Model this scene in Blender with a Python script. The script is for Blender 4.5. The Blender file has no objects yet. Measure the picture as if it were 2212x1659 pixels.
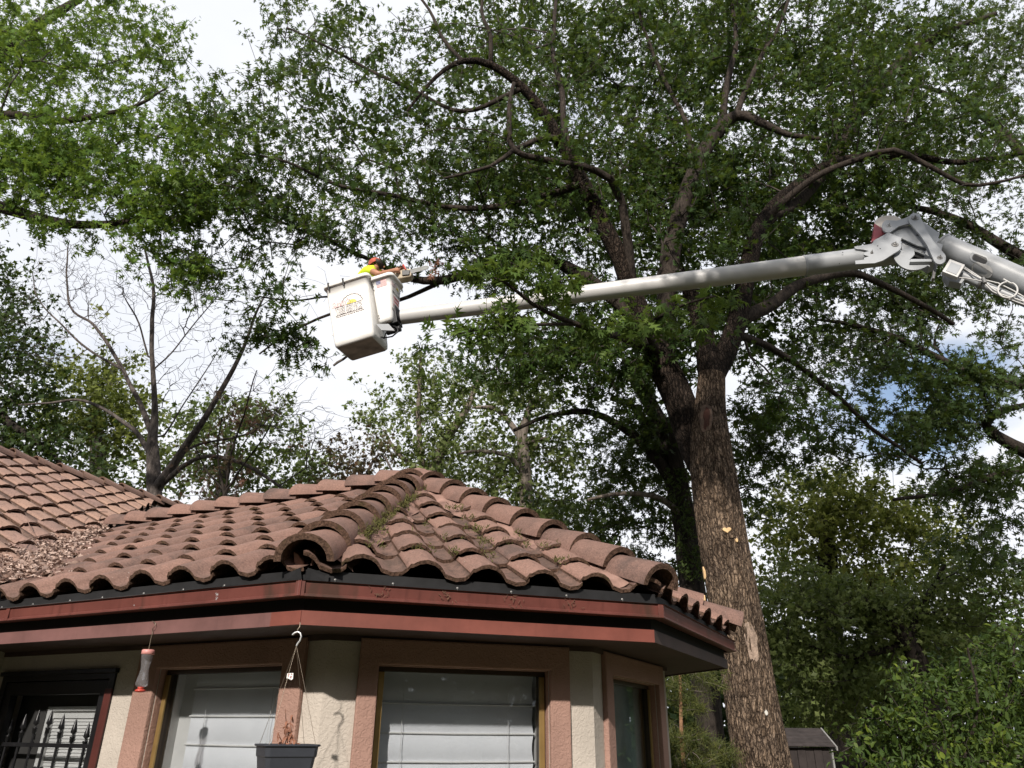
import bpy, bmesh, math, random
import numpy as np
from mathutils import Vector, Matrix, noise as mnoise

random.seed(7)
RNG = np.random.default_rng(11)
SC = bpy.context.scene
COL = SC.collection

# ------------------------------------------------------------------ camera
PITCH, ROLL, FPX, EYE = math.radians(25.21), math.radians(-0.6075), 1610.66, 1.6
CX, CY = 1106.0, 829.5                      # centre of the 2212 x 1659 measuring grid
FW = np.array([0, math.cos(PITCH), math.sin(PITCH)])
_u0 = np.array([0, -math.sin(PITCH), math.cos(PITCH)])
_r0 = np.array([1.0, 0, 0])
RT = _r0 * math.cos(ROLL) - _u0 * math.sin(ROLL)
UP = _r0 * math.sin(ROLL) + _u0 * math.cos(ROLL)
EYEP = np.array([0, 0, EYE])
cam = bpy.data.objects.new('camera', bpy.data.cameras.new('camera'))
COL.objects.link(cam)
cam.data.sensor_width = 36.0
cam.data.lens = 36.0 * FPX / 2212.0
cam.data.clip_start, cam.data.clip_end = 0.05, 600
cam.matrix_world = Matrix(((RT[0], UP[0], -FW[0], 0), (RT[1], UP[1], -FW[1], 0), (RT[2], UP[2], -FW[2], EYE), (0, 0, 0, 1)))
SC.camera = cam

# ------------------------------------------------------------------ sky, sun, exposure
SUN_AZ, SUN_EL = math.radians(-103), math.radians(31.5)      # azimuth from +X
SUN = np.array([math.cos(SUN_EL) * math.cos(SUN_AZ), math.cos(SUN_EL) * math.sin(SUN_AZ), math.sin(SUN_EL)])
world = bpy.data.worlds.new('World')
SC.world = world
world.use_nodes = True
wn, wl = world.node_tree.nodes, world.node_tree.links
wn.clear()
w_out = wn.new('ShaderNodeOutputWorld')
w_sky = wn.new('ShaderNodeTexSky')
w_sky.sky_type = 'NISHITA'
w_sky.sun_disc = False
w_sky.sun_elevation = SUN_EL
w_sky.sun_rotation = math.atan2(SUN[0], SUN[1]) % (2 * math.pi)
w_bg = wn.new('ShaderNodeBackground')
w_bg.inputs['Strength'].default_value = 0.12
wl.new(w_sky.outputs[0], w_bg.inputs['Color'])
w_cl = wn.new('ShaderNodeBackground')                      # high thin cloud, nearly everywhere
w_tc = wn.new('ShaderNodeTexCoord')
w_n1 = wn.new('ShaderNodeTexNoise')
w_n1.inputs['Scale'].default_value = 2.6
w_n1.inputs['Detail'].default_value = 7
w_n1.inputs['Roughness'].default_value = 0.55
w_mp = wn.new('ShaderNodeMapping')
w_mp.inputs['Location'].default_value = (3.1, 0.4, 1.7)
w_mp.inputs['Scale'].default_value = (1, 1, 1.8)
wl.new(w_tc.outputs['Generated'], w_mp.inputs['Vector'])
wl.new(w_mp.outputs[0], w_n1.inputs['Vector'])
w_r1 = wn.new('ShaderNodeValToRGB')
w_r1.color_ramp.elements[0].position = 0.27
w_r1.color_ramp.elements[0].color = (0.35, 0.35, 0.35, 1)
w_r1.color_ramp.elements[1].position = 0.40
w_r1.color_ramp.elements[1].color = (1, 1, 1, 1)
wl.new(w_n1.outputs['Fac'], w_r1.inputs['Fac'])
w_r2 = wn.new('ShaderNodeValToRGB')
w_r2.color_ramp.elements[0].position = 0.35
w_r2.color_ramp.elements[0].color = (0.74, 0.77, 0.84, 1)
w_r2.color_ramp.elements[1].position = 0.62
w_r2.color_ramp.elements[1].color = (0.85, 0.86, 0.90, 1)
wl.new(w_n1.outputs['Fac'], w_r2.inputs['Fac'])
wl.new(w_r2.outputs[0], w_cl.inputs['Color'])
w_cl.inputs['Strength'].default_value = 0.92
w_mix = wn.new('ShaderNodeMixShader')
w_nv = wn.new('ShaderNodeVectorMath'); w_nv.operation = 'NORMALIZE'; wl.new(w_tc.outputs['Generated'], w_nv.inputs[0])
w_gap = wn.new('ShaderNodeVectorMath'); w_gap.operation = 'DISTANCE'; w_gap.inputs[1].default_value = (0.499, 0.802, 0.328)   # a torn gap in the cloud, low on the right
wl.new(w_nv.outputs[0], w_gap.inputs[0])
w_ga = wn.new('ShaderNodeMath'); w_ga.operation = 'MULTIPLY_ADD'; wl.new(w_n1.outputs['Fac'], w_ga.inputs[0]); w_ga.inputs[1].default_value = 0.5; wl.new(w_gap.outputs['Value'], w_ga.inputs[2])
w_gr = wn.new('ShaderNodeMapRange'); w_gr.inputs[1].default_value = 0.265; w_gr.inputs[2].default_value = 0.36; w_gr.inputs[3].default_value = 0.15; w_gr.inputs[4].default_value = 1.0
wl.new(w_ga.outputs[0], w_gr.inputs[0])
w_mn = wn.new('ShaderNodeMath'); w_mn.operation = 'MULTIPLY'; wl.new(w_r1.outputs[0], w_mn.inputs[0]); wl.new(w_gr.outputs[0], w_mn.inputs[1])
wl.new(w_mn.outputs[0], w_mix.inputs[0])
wl.new(w_bg.outputs[0], w_mix.inputs[1])
wl.new(w_cl.outputs[0], w_mix.inputs[2])
wl.new(w_mix.outputs[0], w_out.inputs['Surface'])

sun = bpy.data.objects.new('sun', bpy.data.lights.new('sun', 'SUN'))
COL.objects.link(sun)
sun.data.energy = 4.4
sun.data.angle = math.radians(1.2)
sun.data.color = (1.0, 0.93, 0.84)
sun.rotation_euler = Vector(SUN).to_track_quat('Z', 'Y').to_euler()
sun.location = (-6, -14, 14)
SC.view_settings.view_transform = 'Standard'
SC.view_settings.look = 'None'
SC.view_settings.exposure = 0.40
SC.view_settings.gamma = 1.0
SC.view_settings.use_curve_mapping = False
SC.cycles.max_bounces = 8
SC.cycles.transparent_max_bounces = 12

# ------------------------------------------------------------------ measuring helpers
def ray(x, y): return FW + RT * ((x - CX) / FPX) + UP * ((CY - y) / FPX)
def at(x, y, Y): d = ray(x, y); return EYEP + d * (Y / d[1])
def atz(x, y, Z): d = ray(x, y); return EYEP + d * ((Z - EYE) / d[2])
def atd(x, y, D): return EYEP + ray(x, y) * D
def onplane(x, y, p0, n): d = ray(x, y); return EYEP + d * (np.dot(p0 - EYEP, n) / np.dot(d, n))
def depth_of(P): return float((np.asarray(P) - EYEP) @ FW)
def pix(P):
    v = np.asarray(P) - EYEP; d = v @ FW
    return CX + FPX * (v @ RT) / d, CY - FPX * (v @ UP) / d

# ------------------------------------------------------------------ object helpers
def props(o, label=None, cat=None, group=None, kind=None):
    for k, v in (('label', label), ('category', cat), ('group', group), ('kind', kind)):
        if v: o[k] = v
    return o

def empty(name, loc, label=None, cat=None, group=None):
    o = bpy.data.objects.new(name, None)
    COL.objects.link(o)
    o.location = tuple(loc)
    o.empty_display_size = 0.2
    return props(o, label, cat, group)

def wloc(o):
    p = np.zeros(3)
    while o is not None:
        p = p + np.array(o.location); o = o.parent
    return p

def link(name, me, parent=None, loc=None, rot=None):
    """links a mesh whose vertices are in world space (loc None) or local space (loc given, world)"""
    o = bpy.data.objects.new(name, me)
    COL.objects.link(o)
    if parent is not None:
        o.parent = parent
        base = wloc(parent)
    else:
        base = np.zeros(3)
    w = np.zeros(3) if loc is None else np.asarray(loc, float)
    o.location = tuple(w - base)
    if rot is not None: o.rotation_euler = rot
    return o

class MB:
    def __init__(s): s.v, s.f, s.m, s.sm = [], [], [], []
    def add(s, verts, faces, mi=0, smooth=False):
        b = len(s.v)
        s.v.extend([tuple(map(float, q)) for q in verts])
        for f in faces:
            s.f.append(tuple(b + i for i in f)); s.m.append(mi); s.sm.append(smooth)
    def box(s, o, ax, ay, az, mi=0):
        """box from corner o along the three edge vectors"""
        o, ax, ay, az = map(np.asarray, (o, ax, ay, az))
        v = [o, o + ax, o + ax + ay, o + ay, o + az, o + ax + az, o + ax + ay + az, o + ay + az]
        f = [(0, 3, 2, 1), (4, 5, 6, 7), (0, 1, 5, 4), (1, 2, 6, 5), (2, 3, 7, 6), (3, 0, 4, 7)]
        if np.dot(np.cross(ax, ay), az) < 0: f = [q[::-1] for q in f]
        s.add(v, f, mi)
    def prism(s, poly, ext, mi=0, smooth=False):
        """polygon (world points) extruded along ext"""
        poly = [np.asarray(q, float) for q in poly]; n = len(poly)
        top = [q + ext for q in poly]
        nrm = sum(np.cross(poly[i] - poly[0], poly[(i + 1) % n] - poly[0]) for i in range(n))
        flip = np.dot(nrm, ext) > 0
        fs = [tuple(range(n)), tuple(range(2 * n - 1, n - 1, -1))]
        sd = [(i, n + i, n + (i + 1) % n, (i + 1) % n) for i in range(n)]
        if flip:
            fs = [f[::-1] for f in fs]; sd = [f[::-1] for f in sd]
        s.add(poly + top, fs, mi); 
        b = len(s.v) - 2 * n
        for f in sd: s.f.append(tuple(b + i for i in f)); s.m.append(mi); s.sm.append(smooth)
    def tube(s, pts, rad, n=8, mi=0, cap=True, smooth=True):
        pts = [np.asarray(q, float) for q in pts]; m = len(pts)
        if np.isscalar(rad): rad = [rad] * m
        rings = []; ref = None
        for i in range(m):
            t = pts[min(i + 1, m - 1)] - pts[max(i - 1, 0)]; t = t / (np.linalg.norm(t) + 1e-9)
            if ref is None:
                ref = np.cross(t, (0, 0, 1.0)); 
                if np.linalg.norm(ref) < 1e-3: ref = np.array([1.0, 0, 0])
            a = ref - t * np.dot(ref, t); a /= np.linalg.norm(a) + 1e-9
            b = np.cross(t, a); ref = a
            rings.append([pts[i] + rad[i] * (math.cos(2 * math.pi * k / n) * a + math.sin(2 * math.pi * k / n) * b) for k in range(n)])
        v = [q for r in rings for q in r]
        f = [(i * n + k, i * n + (k + 1) % n, (i + 1) * n + (k + 1) % n, (i + 1) * n + k) for i in range(m - 1) for k in range(n)]
        s.add(v, f, mi, smooth)
        if cap:
            s.add(rings[0], [tuple(range(n - 1, -1, -1))], mi); s.add(rings[-1], [tuple(range(n))], mi)
    def lathe(s, c, prof, n=20, mi=0, smooth=True, axis=None):
        """profile [(r, h)] turned about the axis through c (default Z)"""
        c = np.asarray(c, float)
        if axis is None: ax = np.array([0, 0, 1.0])
        else: ax = np.asarray(axis, float) / np.linalg.norm(axis)
        a = np.cross(ax, (0.3, 0.9, 0.1)); a /= np.linalg.norm(a); b = np.cross(ax, a)
        v = [c + ax * h + r * (math.cos(2 * math.pi * k / n) * a + math.sin(2 * math.pi * k / n) * b) for r, h in prof for k in range(n)]
        f = [(i * n + k, i * n + (k + 1) % n, (i + 1) * n + (k + 1) % n, (i + 1) * n + k) for i in range(len(prof) - 1) for k in range(n)]
        s.add(v, f, mi, smooth)
    def mesh(s, name, mats):
        me = bpy.data.meshes.new(name)
        me.from_pydata(s.v, [], s.f)
        for m in mats: me.materials.append(m)
        me.polygons.foreach_set('material_index', s.m)
        me.polygons.foreach_set('use_smooth', s.sm)
        me.update()
        return me
    def build(s, name, mats, parent=None, bevel=0.0, seg=2):
        if not isinstance(mats, (list, tuple)): mats = [mats]
        me = s.mesh(name, mats)
        if bevel > 0:
            bm = bmesh.new(); bm.from_mesh(me)
            bmesh.ops.remove_doubles(bm, verts=bm.verts, dist=1e-5)
            ed = [e for e in bm.edges if len(e.link_faces) == 2 and e.calc_face_angle(0) > 0.6]
            bmesh.ops.bevel(bm, geom=ed, offset=bevel, segments=seg, affect='EDGES', profile=0.6)
            bm.to_mesh(me); bm.free()
        return link(name, me, parent)

def np_mesh(name, V, F, mats, attr=None, smooth=False):
    """triangles/quads from numpy arrays; attr: float per vertex named 'rnd'"""
    me = bpy.data.meshes.new(name)
    V = np.ascontiguousarray(V, np.float32); F = np.ascontiguousarray(F, np.int32)
    k = F.shape[1]
    me.vertices.add(len(V)); me.vertices.foreach_set('co', V.ravel())
    me.loops.add(F.size); me.loops.foreach_set('vertex_index', F.ravel())
    me.polygons.add(len(F)); me.polygons.foreach_set('loop_start', np.arange(0, F.size, k, dtype=np.int32))
    if smooth: me.polygons.foreach_set('use_smooth', np.ones(len(F), bool))
    for m in mats: me.materials.append(m)
    if attr is not None:
        a = me.attributes.new('rnd', 'FLOAT', 'POINT'); a.data.foreach_set('value', np.ascontiguousarray(attr, np.float32))
    me.update(calc_edges=True)
    return me

# ------------------------------------------------------------------ materials
def new_mat(name):
    m = bpy.data.materials.new(name); m.use_nodes = True
    return m, m.node_tree.nodes, m.node_tree.links, m.node_tree.nodes['Principled BSDF']

def N(nodes, t, **kw):
    n = nodes.new(t)
    for k, v in kw.items():
        if hasattr(n, k) and k not in n.inputs: setattr(n, k, v)
        else: n.inputs[k].default_value = v
    return n

def mixc(nd, ln, fac, a, b, mode='MIX'):
    m = nd.new('ShaderNodeMix'); m.data_type = 'RGBA'; m.blend_type = mode
    for sock, val in ((m.inputs[0], fac), (m.inputs[6], a), (m.inputs[7], b)):
        if hasattr(val, 'is_output'): ln.new(val, sock)
        elif isinstance(val, (int, float)): sock.default_value = val
        else: sock.default_value = (*val, 1) if len(val) == 3 else val
    return m.outputs[2]

def ramp(nd, ln, src, p0, p1, c0=(0, 0, 0), c1=(1, 1, 1)):
    r = nd.new('ShaderNodeValToRGB')
    r.color_ramp.elements[0].position = p0; r.color_ramp.elements[0].color = (*c0, 1)
    r.color_ramp.elements[1].position = p1; r.color_ramp.elements[1].color = (*c1, 1)
    ln.new(src, r.inputs[0]); return r.outputs[0]

def noise(nd, ln, scale, detail=4, rough=0.55, stretch=None, co='Object', off=None, dist=0.0):
    tc = nd.new('ShaderNodeTexCoord')
    n = nd.new('ShaderNodeTexNoise')
    n.inputs['Scale'].default_value = scale; n.inputs['Detail'].default_value = detail
    n.inputs['Roughness'].default_value = rough; n.inputs['Distortion'].default_value = dist
    mp = nd.new('ShaderNodeMapping')
    if stretch: mp.inputs['Scale'].default_value = stretch
    if off is not None:
        if hasattr(off, 'is_output'): ln.new(off, mp.inputs['Location'])
        else: mp.inputs['Location'].default_value = off
    ln.new(tc.outputs[co], mp.inputs['Vector']); ln.new(mp.outputs[0], n.inputs['Vector'])
    return n.outputs['Fac']

def bump(nd, ln, bs, h, strength=0.4, dist=0.01):
    b = nd.new('ShaderNodeBump'); b.inputs['Strength'].default_value = strength; b.inputs['Distance'].default_value = dist
    ln.new(h, b.inputs['Height']); ln.new(b.outputs[0], bs.inputs['Normal'])

def simple(name, col, rough=0.6, metal=0.0, var=0.25, scale=6.0, bmp=0.15, bscale=60, spec=0.4, bd=0.004):
    m, nd, ln, bs = new_mat(name)
    n = noise(nd, ln, scale, 5)
    lo = tuple(c * (1 - var) for c in col); hi = tuple(min(1, c * (1 + var)) for c in col)
    ln.new(ramp(nd, ln, n, 0.3, 0.7, lo, hi), bs.inputs['Base Color'])
    bs.inputs['Roughness'].default_value = rough; bs.inputs['Metallic'].default_value = metal
    bs.inputs['Specular IOR Level'].default_value = spec
    if bmp: bump(nd, ln, bs, noise(nd, ln, bscale, 3), bmp, bd)
    return m

def rnd_shift(nd, ln):
    oi = nd.new('ShaderNodeObjectInfo')
    sc = nd.new('ShaderNodeVectorMath'); sc.operation = 'SCALE'; sc.inputs['Scale'].default_value = 37.0
    cb = nd.new('ShaderNodeCombineXYZ')
    for i in range(3): ln.new(oi.outputs['Random'], cb.inputs[i])
    ln.new(cb.outputs[0], sc.inputs[0])
    return oi.outputs['Random'], sc.outputs[0]

def tile_material(name, base, dark, light, pan=True):
    m, nd, ln, bs = new_mat(name)
    r, off = rnd_shift(nd, ln)
    big = noise(nd, ln, 5.0, 5, 0.6, off=off)
    fine = noise(nd, ln, 90, 3, 0.7, off=off)
    spk = noise(nd, ln, 42, 2, 0.5, off=off)
    c = mixc(nd, ln, ramp(nd, ln, big, 0.38, 0.60), dark, base)
    c = mixc(nd, ln, ramp(nd, ln, r, 0.0, 1.0, (0, 0, 0), (0.85, 0.85, 0.85)), c, light)
    streak = noise(nd, ln, 9, 4, 0.6, stretch=(4.0, 0.6, 1), off=off)
    c = mixc(nd, ln, ramp(nd, ln, streak, 0.56, 0.72, (0, 0, 0), (0.45, 0.45, 0.45)), c, tuple(q * 0.45 for q in base))
    c = mixc(nd, ln, ramp(nd, ln, spk, 0.70, 0.76, (0, 0, 0), (0.5, 0.5, 0.5)), c, (0.38, 0.31, 0.27))
    c = mixc(nd, ln, ramp(nd, ln, fine, 0.35, 0.7, (0.75, 0.75, 0.75), (1.2, 1.2, 1.2)), c, c, 'MIX') if False else c
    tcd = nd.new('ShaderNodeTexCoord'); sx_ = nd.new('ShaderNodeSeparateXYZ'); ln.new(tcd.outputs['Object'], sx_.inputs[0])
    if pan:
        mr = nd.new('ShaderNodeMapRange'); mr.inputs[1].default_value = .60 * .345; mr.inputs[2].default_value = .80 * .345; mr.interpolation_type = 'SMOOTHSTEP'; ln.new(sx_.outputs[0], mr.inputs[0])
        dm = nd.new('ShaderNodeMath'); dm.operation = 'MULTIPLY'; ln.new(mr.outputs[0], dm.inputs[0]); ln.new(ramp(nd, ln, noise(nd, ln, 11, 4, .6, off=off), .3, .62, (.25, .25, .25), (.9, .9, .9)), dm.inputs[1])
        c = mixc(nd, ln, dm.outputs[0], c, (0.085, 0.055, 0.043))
    f2 = ramp(nd, ln, fine, 0.3, 0.72, (0.62, 0.62, 0.62), (1.25, 1.25, 1.25))
    c = mixc(nd, ln, 1.0, c, f2, 'MULTIPLY')
    ln.new(c, bs.inputs['Base Color'])
    bs.inputs['Roughness'].default_value = 0.82; bs.inputs['Specular IOR Level'].default_value = 0.3
    bump(nd, ln, bs, fine, 0.55, 0.006)
    return m

M = {}
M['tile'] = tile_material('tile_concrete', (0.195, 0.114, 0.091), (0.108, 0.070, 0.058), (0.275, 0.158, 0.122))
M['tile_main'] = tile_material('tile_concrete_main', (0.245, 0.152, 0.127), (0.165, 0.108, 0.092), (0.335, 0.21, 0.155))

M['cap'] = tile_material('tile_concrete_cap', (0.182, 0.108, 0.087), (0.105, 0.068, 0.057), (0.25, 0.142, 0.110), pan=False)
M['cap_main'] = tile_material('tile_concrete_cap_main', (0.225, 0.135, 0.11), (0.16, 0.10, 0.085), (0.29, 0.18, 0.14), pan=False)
def nose_material():
    m, nd, ln, bs = new_mat('tile_broken_edge')
    r, off = rnd_shift(nd, ln)
    f = noise(nd, ln, 70, 4, 0.75, off=off); g = noise(nd, ln, 12, 3, off=off)
    c = mixc(nd, ln, ramp(nd, ln, f, 0.35, 0.68), (0.042, 0.026, 0.019), (0.19, 0.115, 0.083))
    c = mixc(nd, ln, ramp(nd, ln, g, 0.6, 0.72, (0, 0, 0), (0.6, 0.6, 0.6)), c, (0.075, 0.06, 0.028))
    ln.new(c, bs.inputs['Base Color']); bs.inputs['Roughness'].default_value = 0.95
    bs.inputs['Specular IOR Level'].default_value = 0.1
    bump(nd, ln, bs, f, 1.0, 0.014)
    return m
M['nose'] = nose_material()
M['mortar'] = simple('mortar_red_brown', (0.22, 0.135, 0.11), 0.92, var=0.4, scale=7, bmp=0.8, bscale=26, spec=0.15, bd=0.02)
M['deck'] = simple('roofing_felt', (0.02, 0.018, 0.018), 0.9, var=0.3)
M['bird_stop'] = simple('black_eave_closure', (0.008, 0.008, 0.009), 0.75, var=0.5, scale=9, bmp=0.3, bscale=30)
M['gap_shade'] = simple('shade_black_board', (0.010, 0.008, 0.007), 0.9)  # black stands for the shade in the gap under the gutter
M['dark_wood'] = simple('dark_brown_soffit', (0.055, 0.032, 0.026), 0.7, var=0.25, scale=3)

def paint_material(name, col, worn, stain=0.6, thr=0.7, rough=0.42, blot=False):
    m, nd, ln, bs = new_mat(name)
    a = noise(nd, ln, 3.2, 6, 0.65); b = noise(nd, ln, 7, 5, 0.7); st = noise(nd, ln, 6, 4, 0.6, stretch=(3.2, 3.2, 0.35))
    c = mixc(nd, ln, ramp(nd, ln, a, 0.32, 0.68), tuple(q * 0.78 for q in col), tuple(q * 1.18 for q in col))
    c = mixc(nd, ln, ramp(nd, ln, st, 0.55, 0.75, (0, 0, 0), (stain, stain, stain)), c, tuple(q * 0.35 for q in col))
    if blot:
        bl_ = ramp(nd, ln, noise(nd, ln, 3.1, 4, .6, stretch=(1, 1, .25), off=(5.2, 1.7, .3)), .57, .66, (0, 0, 0), (.8, .8, .8))
        c = mixc(nd, ln, bl_, c, (.048, .028, .020))
    pe = ramp(nd, ln, b, thr, thr + 0.015)
    c = mixc(nd, ln, pe, c, worn)
    ln.new(c, bs.inputs['Base Color']); bs.inputs['Roughness'].default_value = rough
    bs.inputs['Specular IOR Level'].default_value = 0.35
    bump(nd, ln, bs, noise(nd, ln, 40, 4), 0.12, 0.004)
    return m
M['gutter'] = paint_material('gutter_oxide_red', (0.125, 0.040, 0.032), (0.34, 0.33, 0.34), 0.55, 0.69, blot=True)
M['fascia'] = paint_material('fascia_brick_red', (0.17, 0.052, 0.038), (0.10, 0.045, 0.03), 0.2, 0.78, 0.55)
M['fascia_faded'] = paint_material('fascia_faded_red', (0.155, 0.076, 0.07), (0.19, 0.07, 0.055), 0.25, 0.74, 0.55)

def stucco(name, col, var=0.12, str_=0.4):
    m, nd, ln, bs = new_mat(name)
    a = noise(nd, ln, 2.2, 5); h1 = noise(nd, ln, 42, 3, 0.5, dist=1.2); h2 = noise(nd, ln, 120, 2)
    c = mixc(nd, ln, ramp(nd, ln, a, 0.3, 0.7), tuple(q * (1 - var) for q in col), tuple(q * (1 + var) for q in col))
    g = noise(nd, ln, 5, 4, 0.6, stretch=(1, 1, 0.4))
    c = mixc(nd, ln, ramp(nd, ln, g, 0.58, 0.75, (0, 0, 0), (0.3, 0.3, 0.3)), c, tuple(q * 0.55 for q in col))
    ln.new(c, bs.inputs['Base Color']); bs.inputs['Roughness'].default_value = 0.9; bs.inputs['Specular IOR Level'].default_value = 0.2
    hr = ramp(nd, ln, h1, 0.42, 0.6)
    mm = nd.new('ShaderNodeMath'); mm.operation = 'MULTIPLY_ADD'; ln.new(h2, mm.inputs[0]); mm.inputs[1].default_value = 0.25; ln.new(hr, mm.inputs[2])
    bump(nd, ln, bs, mm.outputs[0], str_, 0.006)
    return m
M['stucco'] = stucco('stucco_tan', (0.43, 0.382, 0.335))
M['trim'] = stucco('stucco_terracotta', (0.305, 0.186, 0.150), str_=0.45)
M['black_metal'] = simple('black_painted_steel', (0.014, 0.014, 0.016), 0.35, 0.3, var=0.3)
M['door_jamb'] = simple('dark_red_jamb', (0.065, 0.017, 0.014), 0.5)
M['screen'] = simple('dark_door_screen', (0.02, 0.02, 0.02), 0.7)
M['white_paint'] = simple('white_paint', (0.72, 0.71, 0.69), 0.5, var=0.06)
M['bronze_frame'] = simple('gold_anodised_frame', (0.33, 0.22, 0.085), 0.38, 0.55, var=0.2)
M['dark_frame'] = simple('dark_bronze_frame', (0.05, 0.035, 0.025), 0.4, 0.4, var=0.2)

def blind_material():
    m, nd, ln, bs = new_mat('white_blind_fabric')
    a = noise(nd, ln, 5, 5); w = noise(nd, ln, 130, 2, stretch=(1, 1, 0.2))
    c = mixc(nd, ln, ramp(nd, ln, a, 0.3, 0.7), (0.74, 0.75, 0.78), (0.82, 0.83, 0.86))
    ln.new(c, bs.inputs['Base Color']); bs.inputs['Roughness'].default_value = 0.85
    bump(nd, ln, bs, w, 0.2, 0.002)
    return m
M['blind'] = blind_material()
M['backsheet'] = simple('reflected_green_sheet', (0.30, 0.38, 0.34), 0.8, var=0.3, scale=4)

def glass_material(name, refl=0.035, tint=(0.835, 0.845, 0.855), rough=0.015):
    m, nd, ln, bs = new_mat(name)
    out = nd['Material Output']
    tr = nd.new('ShaderNodeBsdfTransparent'); tr.inputs[0].default_value = (*tint, 1)
    gl = nd.new('ShaderNodeBsdfGlossy'); gl.inputs['Roughness'].default_value = rough; gl.inputs[0].default_value = (0.9, 0.93, 0.95, 1)
    lw0 = nd.new('ShaderNodeLayerWeight'); lw0.inputs[0].default_value = 0.5; lw = nd.new('ShaderNodeMath'); lw.operation = 'POWER'; ln.new(lw0.outputs['Facing'], lw.inputs[0]); lw.inputs[1].default_value = 3.5
    mt = nd.new('ShaderNodeMath'); mt.operation = 'MULTIPLY_ADD'; ln.new(lw.outputs[0], mt.inputs[0]); mt.inputs[1].default_value = 0.7; mt.inputs[2].default_value = refl
    nz = noise(nd, ln, 2.2, 2)
    bp = nd.new('ShaderNodeBump'); bp.inputs['Strength'].default_value = 0.06; bp.inputs['Distance'].default_value = 0.02
    ln.new(nz, bp.inputs['Height']); ln.new(bp.outputs[0], gl.inputs['Normal'])
    mx = nd.new('ShaderNodeMixShader'); ln.new(mt.outputs[0], mx.inputs[0]); ln.new(tr.outputs[0], mx.inputs[1]); ln.new(gl.outputs[0], mx.inputs[2])
    ln.new(mx.outputs[0], out.inputs['Surface'])
    return m
M['glass'] = glass_material('window_glass')
M['bottle'] = glass_material('clear_bottle', 0.10, (0.90, 0.88, 0.88), 0.05)
def _milky(m):
    nd, ln = m.node_tree.nodes, m.node_tree.links; out = nd['Material Output']; src = out.inputs['Surface'].links[0].from_socket
    tl = nd.new('ShaderNodeBsdfDiffuse'); tl.inputs[0].default_value = (.75, .72, .74, 1); mx = nd.new('ShaderNodeMixShader'); mx.inputs[0].default_value = .09
    ln.new(src, mx.inputs[1]); ln.new(tl.outputs[0], mx.inputs[2]); ln.new(mx.outputs[0], out.inputs['Surface'])
_milky(M['bottle'])

def fibreglass():
    m, nd, ln, bs = new_mat('white_fibreglass')
    a = noise(nd, ln, 3, 6, 0.65); sp = noise(nd, ln, 30, 4, 0.7)
    c = mixc(nd, ln, ramp(nd, ln, a, 0.5, 0.72, (0, 0, 0), (0.35, 0.35, 0.35)), (0.78, 0.765, 0.74), (0.50, 0.45, 0.40))
    c = mixc(nd, ln, ramp(nd, ln, sp, 0.70, 0.74, (0, 0, 0), (0.55, 0.55, 0.55)), c, (0.20, 0.16, 0.13))
    ln.new(c, bs.inputs['Base Color']); bs.inputs['Roughness'].default_value = 0.4
    return m
M['fibre'] = fibreglass()
M['bucket_base'] = simple('scuffed_bucket_base', (0.43, 0.36, 0.33), 0.7, var=0.35, scale=6)
M['boom'] = None
def boom_paint(name, col, streak=(0.22, 0.19, 0.16)):
    m, nd, ln, bs = new_mat(name)
    a = noise(nd, ln, 2.5, 6, 0.7); b = noise(nd, ln, 16, 5, 0.75)
    c = mixc(nd, ln, ramp(nd, ln, a, 0.40, 0.75, (0, 0, 0), (0.3, 0.3, 0.3)), col, tuple(q * 0.62 for q in col))
    c = mixc(nd, ln, ramp(nd, ln, b, 0.67, 0.75, (0, 0, 0), (0.5, 0.5, 0.5)), c, streak)
    ln.new(c, bs.inputs['Base Color']); bs.inputs['Roughness'].default_value = 0.42; bs.inputs['Specular IOR Level'].default_value = 0.4
    return m
M['boom'] = boom_paint('boom_off_white', (0.50, 0.49, 0.48))
M['boom_grey'] = boom_paint('boom_pale_grey', (0.31, 0.32, 0.335))
M['knuckle_red'] = simple('faded_red_paint', (0.22, 0.035, 0.045), 0.5, var=0.35)
M['knuckle_cream'] = simple('cream_paint', (0.52, 0.46, 0.40), 0.5, var=0.25)
M['steel'] = simple('weathered_steel', (0.20, 0.195, 0.19), 0.45, 0.6, var=0.35, scale=14)
M['black_rubber'] = simple('black_rubber', (0.012, 0.012, 0.013), 0.5)
M['ink_dark'] = simple('decal_dark', (0.06, 0.035, 0.035), 0.5, bmp=0)
M['ink_red'] = simple('decal_red', (0.36, 0.05, 0.06), 0.5, bmp=0)
M['ink_blue'] = simple('decal_blue', (0.05, 0.06, 0.18), 0.5, bmp=0)
M['ink_white'] = simple('decal_white', (0.80, 0.79, 0.77), 0.5, var=0.03, bmp=0)
M['ink_yellow'] = simple('decal_yellow', (0.75, 0.62, 0.10), 0.5, bmp=0)
M['hi_vis'] = simple('hi_vis_yellow_cloth', (0.62, 0.75, 0.03), 0.8, var=0.12, bmp=0.4, bscale=25, bd=0.01)
M['skin'] = simple('tanned_skin', (0.36, 0.17, 0.10), 0.55, var=0.15)
M['bandana'] = simple('red_bandana', (0.42, 0.09, 0.06), 0.8, var=0.3, scale=20)
M['hair'] = simple('dark_hair', (0.02, 0.014, 0.01), 0.6)
M['trousers'] = simple('work_trousers', (0.10, 0.09, 0.075), 0.9)
M['saw_body'] = simple('dusty_saw_housing', (0.38, 0.31, 0.22), 0.6, var=0.3, scale=12)
M['saw_bar'] = simple('saw_bar_steel', (0.16, 0.165, 0.16), 0.6, 0.2, var=0.2)
M['pot'] = simple('slate_plastic', (0.035, 0.038, 0.047), 0.5, var=0.15)
M['pot_soil'] = simple('potting_soil', (0.03, 0.02, 0.013), 0.95, var=0.4, scale=30)
M['wire'] = simple('thin_steel_wire', (0.22, 0.18, 0.14), 0.4, 0.7)
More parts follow.
